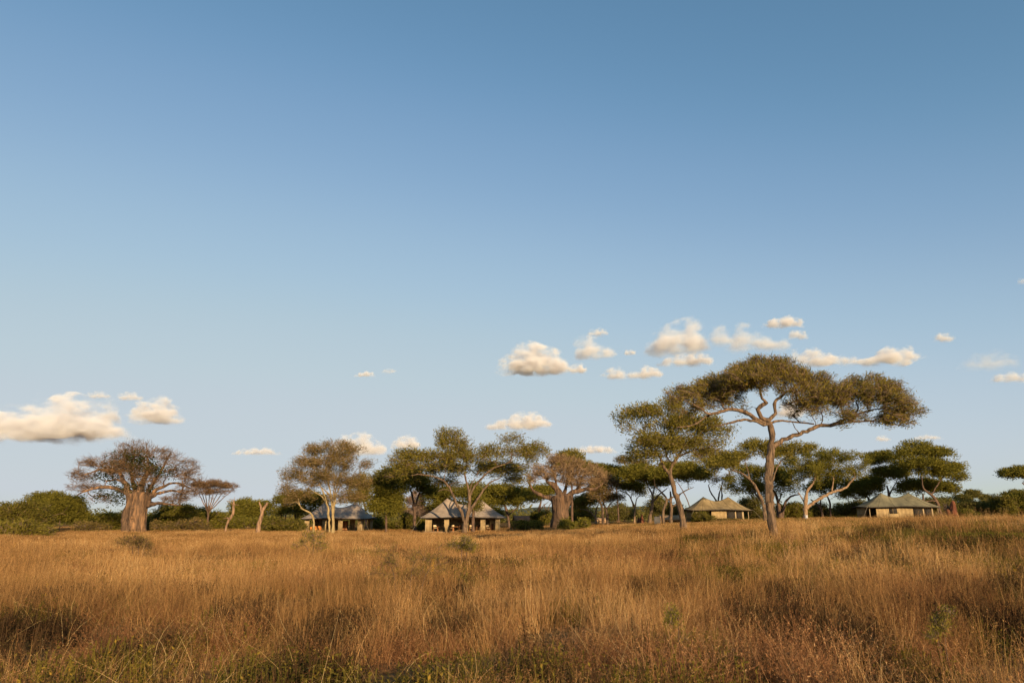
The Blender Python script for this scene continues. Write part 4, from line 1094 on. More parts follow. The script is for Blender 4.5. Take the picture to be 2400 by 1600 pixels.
# white plate and basin at the pale-limbed tree
PLASTIC = noise_mat('white_plastic', (0.42, 0.43, 0.44), (0.55, 0.56, 0.57), (1, 1, 1), 4)
b = at(1890, 1218, 137.5); gz = float(ground_z(b[0], 137.5))
bk = thing('white_basin', 'white bin standing at the foot of the pale-limbed acacia', 'bin', (b[0], 137.5, gz + .02))
prof = [(.26, 0), (.29, .35), (.34, .78), (.37, .84), (.34, .82), (.28, .35), (.24, .06)]
th = np.arange(16) * 2 * math.pi / 16
V = np.concatenate([np.stack([r * np.cos(th), r * np.sin(th), np.full(16, z)], -1) for r, z in prof])
a_ = np.arange(len(prof) - 1)[:, None] * 16 + np.arange(16)[None]; b_ = np.arange(len(prof) - 1)[:, None] * 16 + (np.arange(16)[None] + 1) % 16
link('body', mesh_np('body', V, np.stack([a_, b_, b_ + 16, a_ + 16], -1).reshape(-1, 4), PLASTIC, True), bk)
MB().box((0, 0, .06), (.4, .4, .03)).build('base', PLASTIC, bk)
MB().tube([(-.37, 0, .82), (-.26, -.26, 1.0), (0, -.36, .84)], .02, 5).build('handle', PLASTIC, bk)

# --- termite mounds
CLAY = noise_mat('red_clay', (0.075, 0.028, 0.015), (0.18, 0.066, 0.032), (1, 1, .5), 1.6, .12, detail=9)


def mound(label, cx, D, spires, base_y, rb):
    b = at(cx, base_y, D); gz = float(ground_z(b[0], D))
    r = thing('termite_mound', label, 'termite mound', (b[0], D, gz), 0, 'red termite mounds')
    for si, (dx, dy, ty, r0_, r1_) in enumerate(spires):
        top = at(cx, ty, D)[2] - gz
        n, sd = 26, 22
        V = []
        for i in range(n):
            t = i / (n - 1)
            z = -.2 + (top + .2) * t
            rr = (r0_ * (1 - t) ** 1.3 + r1_ * (1 - max(0, t - .93) / .07 * .9))
            cx_ = dx * (.35 + .65 * t) ; cy_ = dy * t
            for k in range(sd):
                a = k * 2 * math.pi / sd
                nz = mnoise.noise(Vector((math.cos(a) * 1.4 + si * 7, math.sin(a) * 1.4, z * .9 + cx * .01)))
                f = 1 + .45 * nz + .12 * mnoise.noise(Vector((math.cos(a) * 4, math.sin(a) * 4, z * 3 + si)))
                V.append((cx_ + rr * f * math.cos(a), cy_ + rr * f * math.sin(a), z))
        V.append((dx, dy, top + .03))
        a = np.arange(n - 1)[:, None] * sd + np.arange(sd)[None]; b2 = np.arange(n - 1)[:, None] * sd + (np.arange(sd)[None] + 1) % sd
        F = np.stack([a, b2, b2 + sd, a + sd], -1).reshape(-1, 4)
        cap = np.stack([(n - 1) * sd + np.arange(sd), (n - 1) * sd + (np.arange(sd) + 1) % sd, np.full(sd, len(V) - 1)], -1)
        link('spire', mesh_np('spire', np.array(V), [F, cap], CLAY, True), r)
    return r


mound('tall red termite mound right of the rightmost tent', 2233, 118, [(.55, 0, 1172, .75, .24), (-.45, .2, 1192, .7, .17), (.1, -.3, 1200, 1.0, .16), (1.1, -.1, 1206, .6, .16)], 1222, 1.5)
mound('small pointed red termite mound between the trees at centre right', 1501, 140, [(.35, 0, 1204, .65, .12), (-.35, .1, 1212, .6, .12)], 1222, 1.0)
# tangle of dead branches beside the mound
tree('dead_brush', 'dark tangle of dead branches left of the tall termite mound', 'brush', (1430, 1165), 119,
     [([(1450, 1170), (1455, 1090), (1480, 1010)], [14, 10, 4]), ([(1400, 1165), (1420, 1130), (1500, 1110)], [12, 9, 4], 0, 'ground'), ([(1500, 1165), (1490, 1090), (1470, 1030)], [10, 8, 4], .5, 'ground')],
     [(1470, 1030, 40, 40), (1440, 1130, 90, 40), (1500, 1090, 50, 50)], Z6, L_BROWN, BARK_DARK, tips=70, per=15, L=.22, spread=.3, seed=90, twig=TWIG_GREY, twig_n=24, twig_L=.7, twig_ratio=.06, umbrella=False, step=.3)


# ------------------------------------------------------------------ grass: uncountable, instanced tufts
def grass_mat(key, stops, trans=.25, patch=.11):
    m, nt, out = new_mat(key)
    oi = nt.nodes.new('ShaderNodeObjectInfo')
    at_ = nt.nodes.new('ShaderNodeAttribute'); at_.attribute_name = 'var'
    nz = nt.nodes.new('ShaderNodeTexNoise'); nz.inputs['Scale'].default_value = patch; nz.inputs['Detail'].default_value = 5
    nt.links.new(oi.outputs['Location'], nz.inputs['Vector'])
    # blade-to-blade, tuft-to-tuft and patch-to-patch differences
    a1 = nt.nodes.new('ShaderNodeMath'); a1.operation = 'MULTIPLY_ADD'; a1.inputs[1].default_value = 1.5; a1.inputs[2].default_value = -.66
    nt.links.new(nz.outputs['Fac'], a1.inputs[0])
    a2 = nt.nodes.new('ShaderNodeMath'); a2.operation = 'MULTIPLY_ADD'; a2.inputs[1].default_value = .62
    nt.links.new(at_.outputs['Fac'], a2.inputs[0]); nt.links.new(a1.outputs[0], a2.inputs[2])
    a3 = nt.nodes.new('ShaderNodeMath'); a3.operation = 'MULTIPLY_ADD'; a3.inputs[1].default_value = .3
    nt.links.new(oi.outputs['Random'], a3.inputs[0]); nt.links.new(a2.outputs[0], a3.inputs[2])
    col = ramp(nt, a3.outputs[0], stops)
    d = nt.nodes.new('ShaderNodeBsdfDiffuse'); t = nt.nodes.new('ShaderNodeBsdfTranslucent')
    mx = nt.nodes.new('ShaderNodeMixShader'); mx.inputs[0].default_value = trans
    nt.links.new(col, d.inputs[0]); nt.links.new(col, t.inputs[0])
    nt.links.new(d.outputs[0], mx.inputs[1]); nt.links.new(t.outputs[0], mx.inputs[2])
    nt.links.new(mx.outputs[0], out.inputs[0])
    return m


G_GOLD = grass_mat('golden_straw', [(0.1, (0.10, 0.054, 0.023)), (.4, (0.270, 0.147, 0.054)), (.8, (0.48, 0.285, 0.110)), (1.0, (0.64, 0.43, 0.195))])
G_RED = grass_mat('russet_straw', [(0.1, (0.07, 0.031, 0.016)), (.45, (0.20, 0.093, 0.041)), (.8, (0.36, 0.185, 0.083)), (1.0, (0.50, 0.30, 0.14))])
G_GREEN = grass_mat('green_blades', [(0.1, (0.05, 0.05, 0.014)), (.5, (0.125, 0.105, 0.026)), (1.0, (0.26, 0.18, 0.05))])
G_HERB = grass_mat('herb_leaves', [(0.1, (0.05, 0.046, 0.012)), (.5, (0.125, 0.104, 0.021)), (.8, (0.22, 0.16, 0.03)), (1.0, (0.32, 0.20, 0.035))])
G_STRAW = grass_mat('bright_straw', [(0.1, (0.40, 0.25, 0.09)), (.6, (0.58, 0.40, 0.17)), (1.0, (0.66, 0.50, 0.24))])
G_FLOWER = grass_mat('yellow_flower', [(0.0, (0.65, 0.36, 0.02)), (1.0, (0.8, 0.5, 0.04))])


def blades(n, h0, h1, rad, lean, curve, w, rg, seg=4, heads=0, head_len=.05, head_w=.012, gust=(0.12, 0.0)):
    V, F, A = [], [], []
    nv = 0
    for i in range(n):
        h = rg.uniform(h0, h1)
        a = rg.uniform(0, 6.283); r = rad * math.sqrt(rg.random())
        b = np.array([r * math.cos(a), r * math.sin(a), -.03])
        d = rg.normal(size=2) * lean + np.array([math.cos(a), math.sin(a)]) * lean * .5 + np.array(gust)
        cv = rg.normal(size=2) * curve
        fa = rg.uniform(0, math.pi); side = np.array([math.cos(fa), math.sin(fa), 0])
        ww = w * rg.uniform(.7, 1.3)
        v = rg.random()
        P = []
        for k in range(seg + 1):
            t = k / seg
            xy = d * t * h + cv * t * t * h
            z = h * t * (1 - .28 * t * min(1.5, np.linalg.norm(d + cv)))
            P.append(b + np.array([xy[0], xy[1], z]))
        for k, p in enumerate(P):
            t = k / seg
            hw = ww * .5 * (1 - .8 * t)
            V += [p - side * hw, p + side * hw]; A += [v, v]
        for k in range(seg):
            F.append((nv + 2 * k, nv + 2 * k + 1, nv + 2 * k + 3, nv + 2 * k + 2))
        nv += 2 * (seg + 1)
        for q in range(heads):
            t = rg.uniform(.62, 1.0); k = min(seg - 1, int(t * seg)); f = t * seg - k
            p = P[k] * (1 - f) + P[k + 1] * f
            dd = rg.normal(size=3) * .7 + np.array([0, 0, .6]); dd /= np.linalg.norm(dd)
            s_ = np.cross(dd, rg.normal(size=3)); s_ /= max(np.linalg.norm(s_), 1e-6)
            L_ = head_len * rg.uniform(.6, 1.4)
            vv = min(1, max(0, v + rg.normal() * .2))
            V += [p, p + dd * L_ * .5 + s_ * head_w, p + dd * L_, p + dd * L_ * .5 - s_ * head_w]; A += [vv] * 4
            F.append((nv, nv + 1, nv + 2, nv + 3)); nv += 4
    return np.array(V), np.array(F), np.array(A)


def herb(n, h0, h1, rad, leafL, rg, leaves=10, t0=.2):
    V, F, A = [], [], []
    nv = 0
    for i in range(n):
        h = rg.uniform(h0, h1); a = rg.uniform(0, 6.283); r = rad * math.sqrt(rg.random())
        b = np.array([r * math.cos(a), r * math.sin(a), 0.0]); top = b + np.array([rg.normal() * .12 * h, rg.normal() * .12 * h, h])
        s_ = np.array([.004, .002, 0])
        V += [b - s_, b + s_, top + s_, top - s_]; A += [.3] * 4; F.append((nv, nv + 1, nv + 2, nv + 3)); nv += 4
        for q in range(leaves):
            t = rg.uniform(t0, 1); p = b * (1 - t) + top * t
            dd = np.array([rg.normal(), rg.normal(), rg.uniform(-.2, .9)]); dd /= np.linalg.norm(dd)
            s2 = np.cross(dd, np.array([0, 0, 1.0]) + rg.normal(size=3) * .5); s2 /= max(np.linalg.norm(s2), 1e-6)
            L_ = leafL * rg.uniform(.6, 1.3); v = rg.random()
            V += [p, p + dd * L_ * .5 + s2 * L_ * .22, p + dd * L_, p + dd * L_ * .5 - s2 * L_ * .22]; A += [v] * 4
            F.append((nv, nv + 1, nv + 2, nv + 3)); nv += 4
    return np.array(V), np.array(F), np.array(A)


def tuft_set(name, makers, mat):
    c = bpy.data.collections.new(name)
    for i, mk in enumerate(makers):
        v, f, a = mk
        c.objects.link(bpy.data.objects.new(name, mesh_np(name, v, f, mat, var=a)))
    return c


def scatter(name, label, cat, coll, P, scale, lean=.12):
    n = len(P)
    me = bpy.data.meshes.new(name)
    me.vertices.add(n); me.vertices.foreach_set('co', P.astype(np.float32).ravel())
    rot = np.stack([rng.normal(size=n) * lean, rng.normal(size=n) * lean, rng.uniform(0, 6.283, n)], -1)
    a = me.attributes.new('rot', 'FLOAT_VECTOR', 'POINT'); a.data.foreach_set('vector', rot.astype(np.float32).ravel())
    a = me.attributes.new('scl', 'FLOAT_VECTOR', 'POINT'); a.data.foreach_set('vector', np.asarray(scale, np.float32).ravel())
    a = me.attributes.new('idx', 'INT', 'POINT'); a.data.foreach_set('value', rng.integers(0, len(coll.objects), n).astype(np.int32))
    me.update()
    o = link(name, me)
    ng = bpy.data.node_groups.new(name, 'GeometryNodeTree')
    ng.interface.new_socket('Geometry', in_out='INPUT', socket_type='NodeSocketGeometry')
    ng.interface.new_socket('Geometry', in_out='OUTPUT', socket_type='NodeSocketGeometry')
    N = ng.nodes
    gi = N.new('NodeGroupInput'); go = N.new('NodeGroupOutput')
    ci = N.new('GeometryNodeCollectionInfo'); ci.inputs['Collection'].default_value = coll
    ci.inputs['Separate Children'].default_value = True; ci.inputs['Reset Children'].default_value = True
    ip = N.new('GeometryNodeInstanceOnPoints'); ip.inputs['Pick Instance'].default_value = True

    def attr(nm, ty):
        q = N.new('GeometryNodeInputNamedAttribute'); q.data_type = ty; q.inputs['Name'].default_value = nm
        return [s_ for s_ in q.outputs if s_.name == 'Attribute' and s_.enabled][0]
    e2r = N.new('FunctionNodeEulerToRotation')
    ng.links.new(gi.outputs[0], ip.inputs['Points'])
    ng.links.new(ci.outputs[0], ip.inputs['Instance'])
    ng.links.new(attr('idx', 'INT'), ip.inputs['Instance Index'])
    ng.links.new(attr('rot', 'FLOAT_VECTOR'), e2r.inputs[0])
    ng.links.new(e2r.outputs[0], ip.inputs['Rotation'])
    ng.links.new(attr('scl', 'FLOAT_VECTOR'), ip.inputs['Scale'])
    ng.links.new(ip.outputs[0], go.inputs[0])
    md = o.modifiers.new('scatter', 'NODES'); md.node_group = ng
    return tag(o, label, cat, kind='stuff')


def pts(n, y0, y1, power=1.0, margin=7.0, half=1.0):
    """Random ground points in the wedge in front of the camera."""
    n = int(n * (half * (y0 + y1) / 2 + margin) / (.8 * (y0 + y1) / 2 + 3.0))
    t = rng.random(n)
    y = (y0 ** (power + 1) + t * (y1 ** (power + 1) - y0 ** (power + 1))) ** (1 / (power + 1))
    x = rng.uniform(-1, 1, n) * (y * half + margin)
    return np.stack([x, y, ground_z(x, y)], -1)


TENT_RECTS = [(x1_, 127, 7.2, 4.4), (x2_, 118, 8.0, 4.8), (x3_, 138, 7.0, 4.2), (x4_, 136, 8.0, 4.4)]


def clear(P):
    keep = np.ones(len(P), bool)
    for cx_, cy_, a, b_ in TENT_RECTS:
        keep &= ~((np.abs(P[:, 0] - cx_) < a - 1) & (np.abs(P[:, 1] - cy_) < b_ - 1))
    return P[keep]


def fbm(P, f, s_):
    return np.array([mnoise.fractal(Vector((p[0] * f + s_, p[1] * f, s_)), 1.0, 2.0, 3) for p in P])


rgt = np.random.default_rng(77)
near_gold = tuft_set('gold_tuft', [blades(56, .55, 1.1, .24, .15, .14, .0050, rgt, 4, 4, .030, .0022) for _ in range(6)], G_GOLD)
near_red = tuft_set('russet_tuft', [blades(60, .30, .9, .26, .36, .34, .0050, rgt, 4, 7, .030, .0032, (.05, 0)) for _ in range(6)], G_RED)
mid_gold = tuft_set('gold_clump', [blades(38, .5, 1.1, .40, .15, .14, .0125, rgt, 3, 3, .06, .005) for _ in range(6)], G_GOLD)
mid_red = tuft_set('russet_clump', [blades(46, .40, .8, .42, .26, .26, .0095, rgt, 3, 5, .05, .006) for _ in range(5)], G_RED)
far_gold = tuft_set('gold_swath', [blades(44, .5, .95, .75, .15, .13, .020, rgt, 2, 2, .10, .010) for _ in range(6)], G_GOLD)
green_near = tuft_set('green_tuft', [blades(34, .25, .6, .25, .3, .35, .009, rgt, 3, 0) for _ in range(4)], G_GREEN)
green_far = tuft_set('green_swath', [blades(26, .35, .75, .7, .3, .3, .035, rgt, 2, 0) for _ in range(4)], G_GREEN)
herbs = tuft_set('herb_clump', [herb(14, .12, .46, .30, .042, rgt, 12) for _ in range(5)], G_HERB)
straws = tuft_set('straw_stalk', [blades(3, .9, 1.5, .12, .35, .55, .007, rgt, 7, 2, .035, .002, (.1, -.05)) for _ in range(7)], G_STRAW)
fallen = tuft_set('fallen_straw', [blades(5, .35, .85, .3, .8, .8, .0055, rgt, 5, 1, .03, .002, (.0, 0)) for _ in range(7)], G_STRAW)
G_SHADE = grass_mat('gap_shade_forbs', [(0.1, (0.035, 0.022, 0.012)), (.5, (0.085, 0.050, 0.024)), (.8, (0.12, 0.085, 0.03)), (1.0, (0.20, 0.11, 0.05))])  # dark browns put the shade between grass clumps into the plant colour
forbs = tuft_set('shade_clump', [herb(22, .2, .62, .34, .034, rgt, 13) for _ in range(5)], G_SHADE)
forbs_mid = tuft_set('shade_mound', [herb(26, .2, .6, .55, .07, rgt, 10) for _ in range(5)], G_SHADE)
olive_mid = tuft_set('olive_mound', [herb(24, .2, .55, .55, .07, rgt, 10) for _ in range(5)], G_HERB)
flowers = tuft_set('flower_stem', [herb(2, .7, 1.0, .1, .035, rgt, 7, .93) for _ in range(3)], G_FLOWER)


def sc3(n, a, b_, zmul=None):
    s_ = rng.uniform(a, b_, n)
    v = np.stack([s_, s_, s_], -1)
    if zmul is not None: v[:, 2] *= zmul
    return v


def ground_at(px, py):
    """Ground point seen at a photo pixel of the foreground."""
    D = (CAMZ - .15) * 1652.0 / (py - HORIZON)
    p = at(px, py, D)
    return p[0], D


# openings in the foreground where low herbs grow (photo pixels, spread in pixels)
HERB_SPOTS = [(300, 1515, 70), (210, 1575, 60), (390, 1490, 60), (660, 1545, 90), (760, 1570, 80), (640, 1590, 60), (1120, 1570, 90), (1020, 1590, 80), (1250, 1560, 60),
              (1650, 1575, 70), (1610, 1500, 40), (900, 1370, 60), (1290, 1350, 70), (1330, 1430, 30), (1750, 1375, 60), (1940, 1340, 80), (2260, 1300, 90), (2350, 1330, 70), (60, 1440, 60),
              (2180, 1530, 60), (2310, 1480, 50), (1450, 1590, 60), (100, 1590, 70), (500, 1450, 60)]
HP = []
for hx_, hy_, hs_ in HERB_SPOTS:
    gx, gy = ground_at(hx_, hy_)
    w_ = hs_ * gy / 1652.0 * 1.6
    n = int(7 + 9 * w_ * w_ * 1.3)
    q_ = np.stack([gx + rng.normal(size=n) * w_ * .6, gy + rng.normal(size=n) * w_ * .9], -1)
    HP.append(np.column_stack([q_, ground_z(q_[:, 0], q_[:, 1])]))
HP = np.concatenate(HP)
spots = np.array([ground_at(a_, b_) + (c_ * ground_at(a_, b_)[1] / 1652.0 * 1.0,) for a_, b_, c_ in HERB_SPOTS])


def in_spot(P):
    d = np.sqrt((P[:, None, 0] - spots[None, :, 0]) ** 2 + ((P[:, None, 1] - spots[None, :, 1]) * .7) ** 2) / spots[None, :, 2]
    return d.min(1)


P = pts(5600, 5.5, 21, 1.0)
nz_ = fbm(P, .22, 3.0)
gap = fbm(P, .45, 31.0)
hgt_ = .62 + .62 * smooth(-.45, .5, fbm(P, .6, 51.0))
forb_n = fbm(P, .5, 61.0)
FP_ = P[(forb_n > .16) & (rng.random(len(P)) < .75)]
P_keep = (gap > -.08) & ((forb_n < .16) | (rng.random(len(P)) < .35)) & ((in_spot(P) > .75) | (rng.random(len(P)) < .12))
P, nz_, hgt_ = P[P_keep], nz_[P_keep], hgt_[P_keep]
lowz = smooth(14.5, 10.5, P[:, 1]) * smooth(3.5, -1.5, P[:, 0] - .1 * P[:, 1])
redp = smooth(17, 9.5, P[:, 1]) * .62 + nz_ * .7 + .10 + smooth(-3, 8, P[:, 0]) * smooth(30, 12, P[:, 1]) * .18
isred = rng.random(len(P)) < redp
scatter('russet_grass', 'reddish brown dry grass in the foreground', 'grass', near_red, P[isred], sc3(isred.sum(), .7, 1.25, hgt_[isred] * (1 - .40 * lowz[isred])), .18)
g_ = ~isred
scatter('golden_grass', 'tall golden dry grass of the near field', 'grass', near_gold, P[g_], sc3(g_.sum(), .7, 1.2, hgt_[g_] * (1 - .42 * lowz[g_])))
P = pts(10500, 19, 52, .9)
nz_ = fbm(P, .10, 5.0)
forb_n = fbm(P, .24, 62.0); ol_n = fbm(P, .2, 63.0) + .18 * smooth(0, 18, P[:, 0])
FM_ = P[(forb_n > .20) & (rng.random(len(P)) < .6)]
OM_ = P[(ol_n > .28) & (rng.random(len(P)) < .6)]
P_keep = (fbm(P, .22, 41.0) > -.16) & (((forb_n < .20) & (ol_n < .28)) | (rng.random(len(P)) < .45))
hgt_ = .60 + .62 * smooth(-.45, .5, fbm(P, .33, 52.0))
P, nz_, hgt_ = P[P_keep], nz_[P_keep], hgt_[P_keep]
isred = rng.random(len(P)) < .20 + nz_ * .6 + .10 * smooth(0, 20, P[:, 0])
grn = rng.random(len(P)) < .08 + .40 * smooth(6, 24, P[:, 0]) + .5 * smooth(-4, 22, P[:, 0]) * smooth(-.15, .35, fbm(P, .11, 14.0))
scatter('russet_field_grass', 'patches of reddish brown grass across the middle field', 'grass', mid_red, P[isred & ~grn], sc3((isred & ~grn).sum(), .75, 1.25, hgt_[isred & ~grn]), .16)
scatter('golden_field_grass', 'tall golden dry grass across the middle field', 'grass', mid_gold, P[~isred & ~grn], sc3((~isred & ~grn).sum(), .7, 1.2, hgt_[~isred & ~grn]))
scatter('green_field_grass', 'greener grass patches in the middle field on the right', 'grass', green_far, P[grn], sc3(grn.sum(), .55, .95))
P = clear(pts(26000, 50, 165, .75))
nz_ = fbm(P, .05, 8.0)
grn = rng.random(len(P)) < .10 + .30 * smooth(5, 40, P[:, 0]) + .45 * smooth(-5, 35, P[:, 0]) * smooth(-.30, .30, nz_) + .15 * smooth(100, 150, P[:, 1])
scatter('far_golden_grass', 'golden dry grass reaching back to the tents', 'grass', far_gold, P[~grn], sc3((~grn).sum(), .65, 1.15, (.65 + .55 * smooth(-.4, .45, fbm(P[~grn], .16, 53.0))) * (1 - .45 * smooth(55, 95, P[~grn][:, 1]))))
scatter('far_green_grass', 'greenish grass among the dry grass near the tents', 'grass', green_far, P[grn], sc3(grn.sum(), .7, 1.1, 1 - .4 * smooth(55, 95, P[grn][:, 1])))
scatter('green_herbs', 'low yellow-green leafy herbs in the gaps of the foreground grass', 'herbs', herbs, HP, sc3(len(HP), .75, 1.35), .05)
scatter('shade_weeds', 'dark brown weeds added as shaded gaps through the foreground grass', 'weeds', forbs, FP_, sc3(len(FP_), .7, 1.2), .1)  # added dark plants stand in for shadow gaps in the near grass
scatter('field_shade_weeds', 'dark brown weeds added as shaded gaps across the middle field', 'weeds', forbs_mid, FM_, sc3(len(FM_), .7, 1.15), .1)  # same stand-in for shadow gaps, farther out
scatter('field_herbs', 'olive leafy weed patches across the middle field', 'weeds', olive_mid, OM_, sc3(len(OM_), .7, 1.15), .1)
P = pts(1500, 5.5, 26, 1.0)
P2 = P[(fbm(P, .28, 21.0) + .25 * smooth(14, 7, P[:, 1])) > .05]
scatter('green_grass', 'short green blades between the foreground tufts', 'grass', green_near, P2, sc3(len(P2), .7, 1.2))
P = pts(620, 6, 40, .5)
scatter('straw_stalks', 'long pale arching straws standing out of the grass', 'grass', straws, P, sc3(len(P), .6, 1.1), .28)
P = pts(480, 6, 20, .8)
scatter('fallen_straws', 'broken straws lying criss-cross through the foreground grass', 'grass', fallen, P + np.array([0, 0, .12]), sc3(len(P), .6, 1.15), .3)
P = pts(46, 14, 60, .6); P = P[(P[:, 0] < 4)]
scatter('yellow_flowers', 'small yellow flowers dotted in the grass on the left', 'flowers', flowers, P, sc3(len(P), .8, 1.1), .05)

# shrubs standing in the grass
bush('grey-green wiry shrub in the grass below the left baobab', (0, 0, 1), 325, 1292, 40, [(325, 1272, 34, 18), (300, 1270, 26, 14), (345, 1280, 22, 12)], L_BROWN, 80, 95, per=9, L=.09, spread=.14, name='shrub', stem=2.2, group='shrubs in the grass', cat='shrub', twig=TWIG_BAO, twig_n=12, twig_L=.3)
bush('leafy green shrub in the grass below the leftmost tent', (0, 0, 1), 735, 1292, 40, [(735, 1262, 26, 20), (710, 1276, 22, 14), (752, 1280, 20, 12)], L_OLIVE, 70, 96, per=8, L=.10, spread=.14, name='shrub', stem=2.2, group='shrubs in the grass', cat='shrub')
bush('wiry thorn shrub in the grass left of centre', (0, 0, 1), 950, 1372, 17.5, [(905, 1318, 34, 38), (975, 1310, 32, 44), (1030, 1320, 26, 30), (880, 1340, 22, 22)], L_OLIVE, 120, 97, per=8, L=.035, spread=.07, name='shrub', stem=2.2, group='shrubs in the grass', cat='shrub', twig=TWIG_BAO, twig_n=9, twig_L=.16, step=.12, r0=.004)
bush('small thorny shrub in the grass below the second tent', (0, 0, 1), 1085, 1300, 36, [(1080, 1272, 26, 16), (1100, 1282, 20, 12)], L_OLIVE, 70, 98, per=20, L=.09, spread=.12, name='shrub', stem=2.2, group='shrubs in the grass', cat='shrub', twig=TWIG_GREY, twig_n=12, twig_L=.25)
bush('small olive leafy shrub low at the right of the foreground', (0, 0, 1), 2215, 1520, 10.5, [(2215, 1465, 34, 30), (2190, 1490, 26, 22)], L_OLIVE, 70, 99, per=14, L=.035, spread=.05, name='shrub', stem=2.2, group='shrubs in the grass', cat='shrub', step=.1, r0=.004)
bush('green leafy shrub low at the right of centre in the foreground', (0, 0, 1), 1590, 1500, 10.5, [(1590, 1445, 24, 36), (1605, 1480, 22, 20)], L_OLIVE, 60, 100, per=14, L=.035, spread=.05, name='shrub', stem=2.2, group='shrubs in the grass', cat='shrub', step=.1, r0=.004)
bush('low dark bush in the grass on the far right', (0, 0, 1), 2330, 1310, 34, [(2300, 1296, 60, 12), (2370, 1290, 60, 14)], L_DARK, 120, 101, per=30, L=.10, spread=.16, name='shrub', stem=2.2, group='shrubs in the grass', cat='shrub')


# ------------------------------------------------------------------ clouds: closed puffy volumes, bases at one level
def cloud_mat(dens, W, H, bumps, seed):
    """Scattering medium, thick in the heart and wispy towards the edge, in the cloud's own coordinates."""
    m, nt, out = new_mat('cloud_vapour')
    N, L = nt.nodes, nt.links

    def mth(op, a, b_=None, c=None, clamp=False):
        n = N.new('ShaderNodeMath'); n.operation = op; n.use_clamp = clamp
        for i, x in enumerate((a, b_, c)):
            if x is None: continue
            if isinstance(x, (int, float)): n.inputs[i].default_value = x
            else: L.new(x, n.inputs[i])
        return n.outputs[0]
    tc = N.new('ShaderNodeTexCoord'); sp = N.new('ShaderNodeSeparateXYZ'); L.new(tc.outputs['Object'], sp.inputs[0])
    x, y, z = sp.outputs
    cr = N.new('ShaderNodeValToRGB'); el = cr.color_ramp.elements; cr.color_ramp.interpolation = 'EASE'
    st = [(b_[0] + .5, b_[1]) for b_ in bumps]
    el[0].position, el[0].color = st[0][0], (st[0][1],) * 3 + (1,)
    el[1].position, el[1].color = st[-1][0], (st[-1][1],) * 3 + (1,)
    for p, h in st[1:-1]:
        e = el.new(p); e.color = (h, h, h, 1)
    L.new(mth('MULTIPLY_ADD', x, 1 / W, .5), cr.inputs[0])
    env = mth('MULTIPLY', cr.outputs[0], H)
    zc = mth('DIVIDE', mth('SUBTRACT', z, mth('MULTIPLY', env, .36)), mth('MULTIPLY', env, .60))
    yc = mth('DIVIDE', y, mth('MULTIPLY_ADD', env, .5, H * .2))
    xe = mth('POWER', mth('ABSOLUTE', mth('MULTIPLY', x, 2.05 / W)), 5.0)
    r = mth('SQRT', mth('ADD', mth('ADD', mth('MULTIPLY', zc, zc), mth('MULTIPLY', yc, yc)), xe))
    mp = N.new('ShaderNodeMapping'); mp.inputs['Location'].default_value = (seed * 7.3, seed * 3.1, seed); mp.inputs['Scale'].default_value = (.7, .7, 1.1); L.new(tc.outputs['Object'], mp.inputs[0])
    nz = N.new('ShaderNodeTexNoise'); nz.inputs['Scale'].default_value = 2.6 / H; nz.inputs['Detail'].default_value = 6; nz.inputs['Roughness'].default_value = .66
    L.new(mp.outputs[0], nz.inputs['Vector'])
    vo = N.new('ShaderNodeTexVoronoi'); vo.feature = 'SMOOTH_F1'; vo.inputs['Scale'].default_value = 3.6 / H; vo.inputs['Smoothness'].default_value = .5
    L.new(mp.outputs[0], vo.inputs['Vector'])
    f = mth('SUBTRACT', 1.0, r)
    f = mth('ADD', f, mth('MULTIPLY_ADD', nz.outputs['Fac'], 3.4, -1.78))
    f = mth('ADD', f, mth('MULTIPLY_ADD', vo.outputs['Distance'], -.5, .22))
    mr = N.new('ShaderNodeMapRange'); mr.interpolation_type = 'SMOOTHSTEP'
    mr.inputs[1].default_value = .0; mr.inputs[2].default_value = 1.0
    L.new(f, mr.inputs[0])
    d = mth('MULTIPLY', mr.outputs[0], mth('MULTIPLY', z, 1 / (H * .30), clamp=True))
    vs = N.new('ShaderNodeVolumeScatter')
    vs.inputs['Color'].default_value = (0.83, 0.925, 1.0, 1)
    vs.inputs['Anisotropy'].default_value = -0.10
    L.new(mth('MULTIPLY', d, dens), vs.inputs['Density'])
    L.new(vs.outputs[0], out.inputs['Volume'])
    return m


def ico(sub=2):
    import bmesh
    bm = bmesh.new(); bmesh.ops.create_icosphere(bm, subdivisions=sub, radius=1.0)
    v = np.array([x.co[:] for x in bm.verts]); f = np.array([[y.index for y in x.verts] for x in bm.faces])
    bm.free()
    return v, f


IV, IF = ico(2)


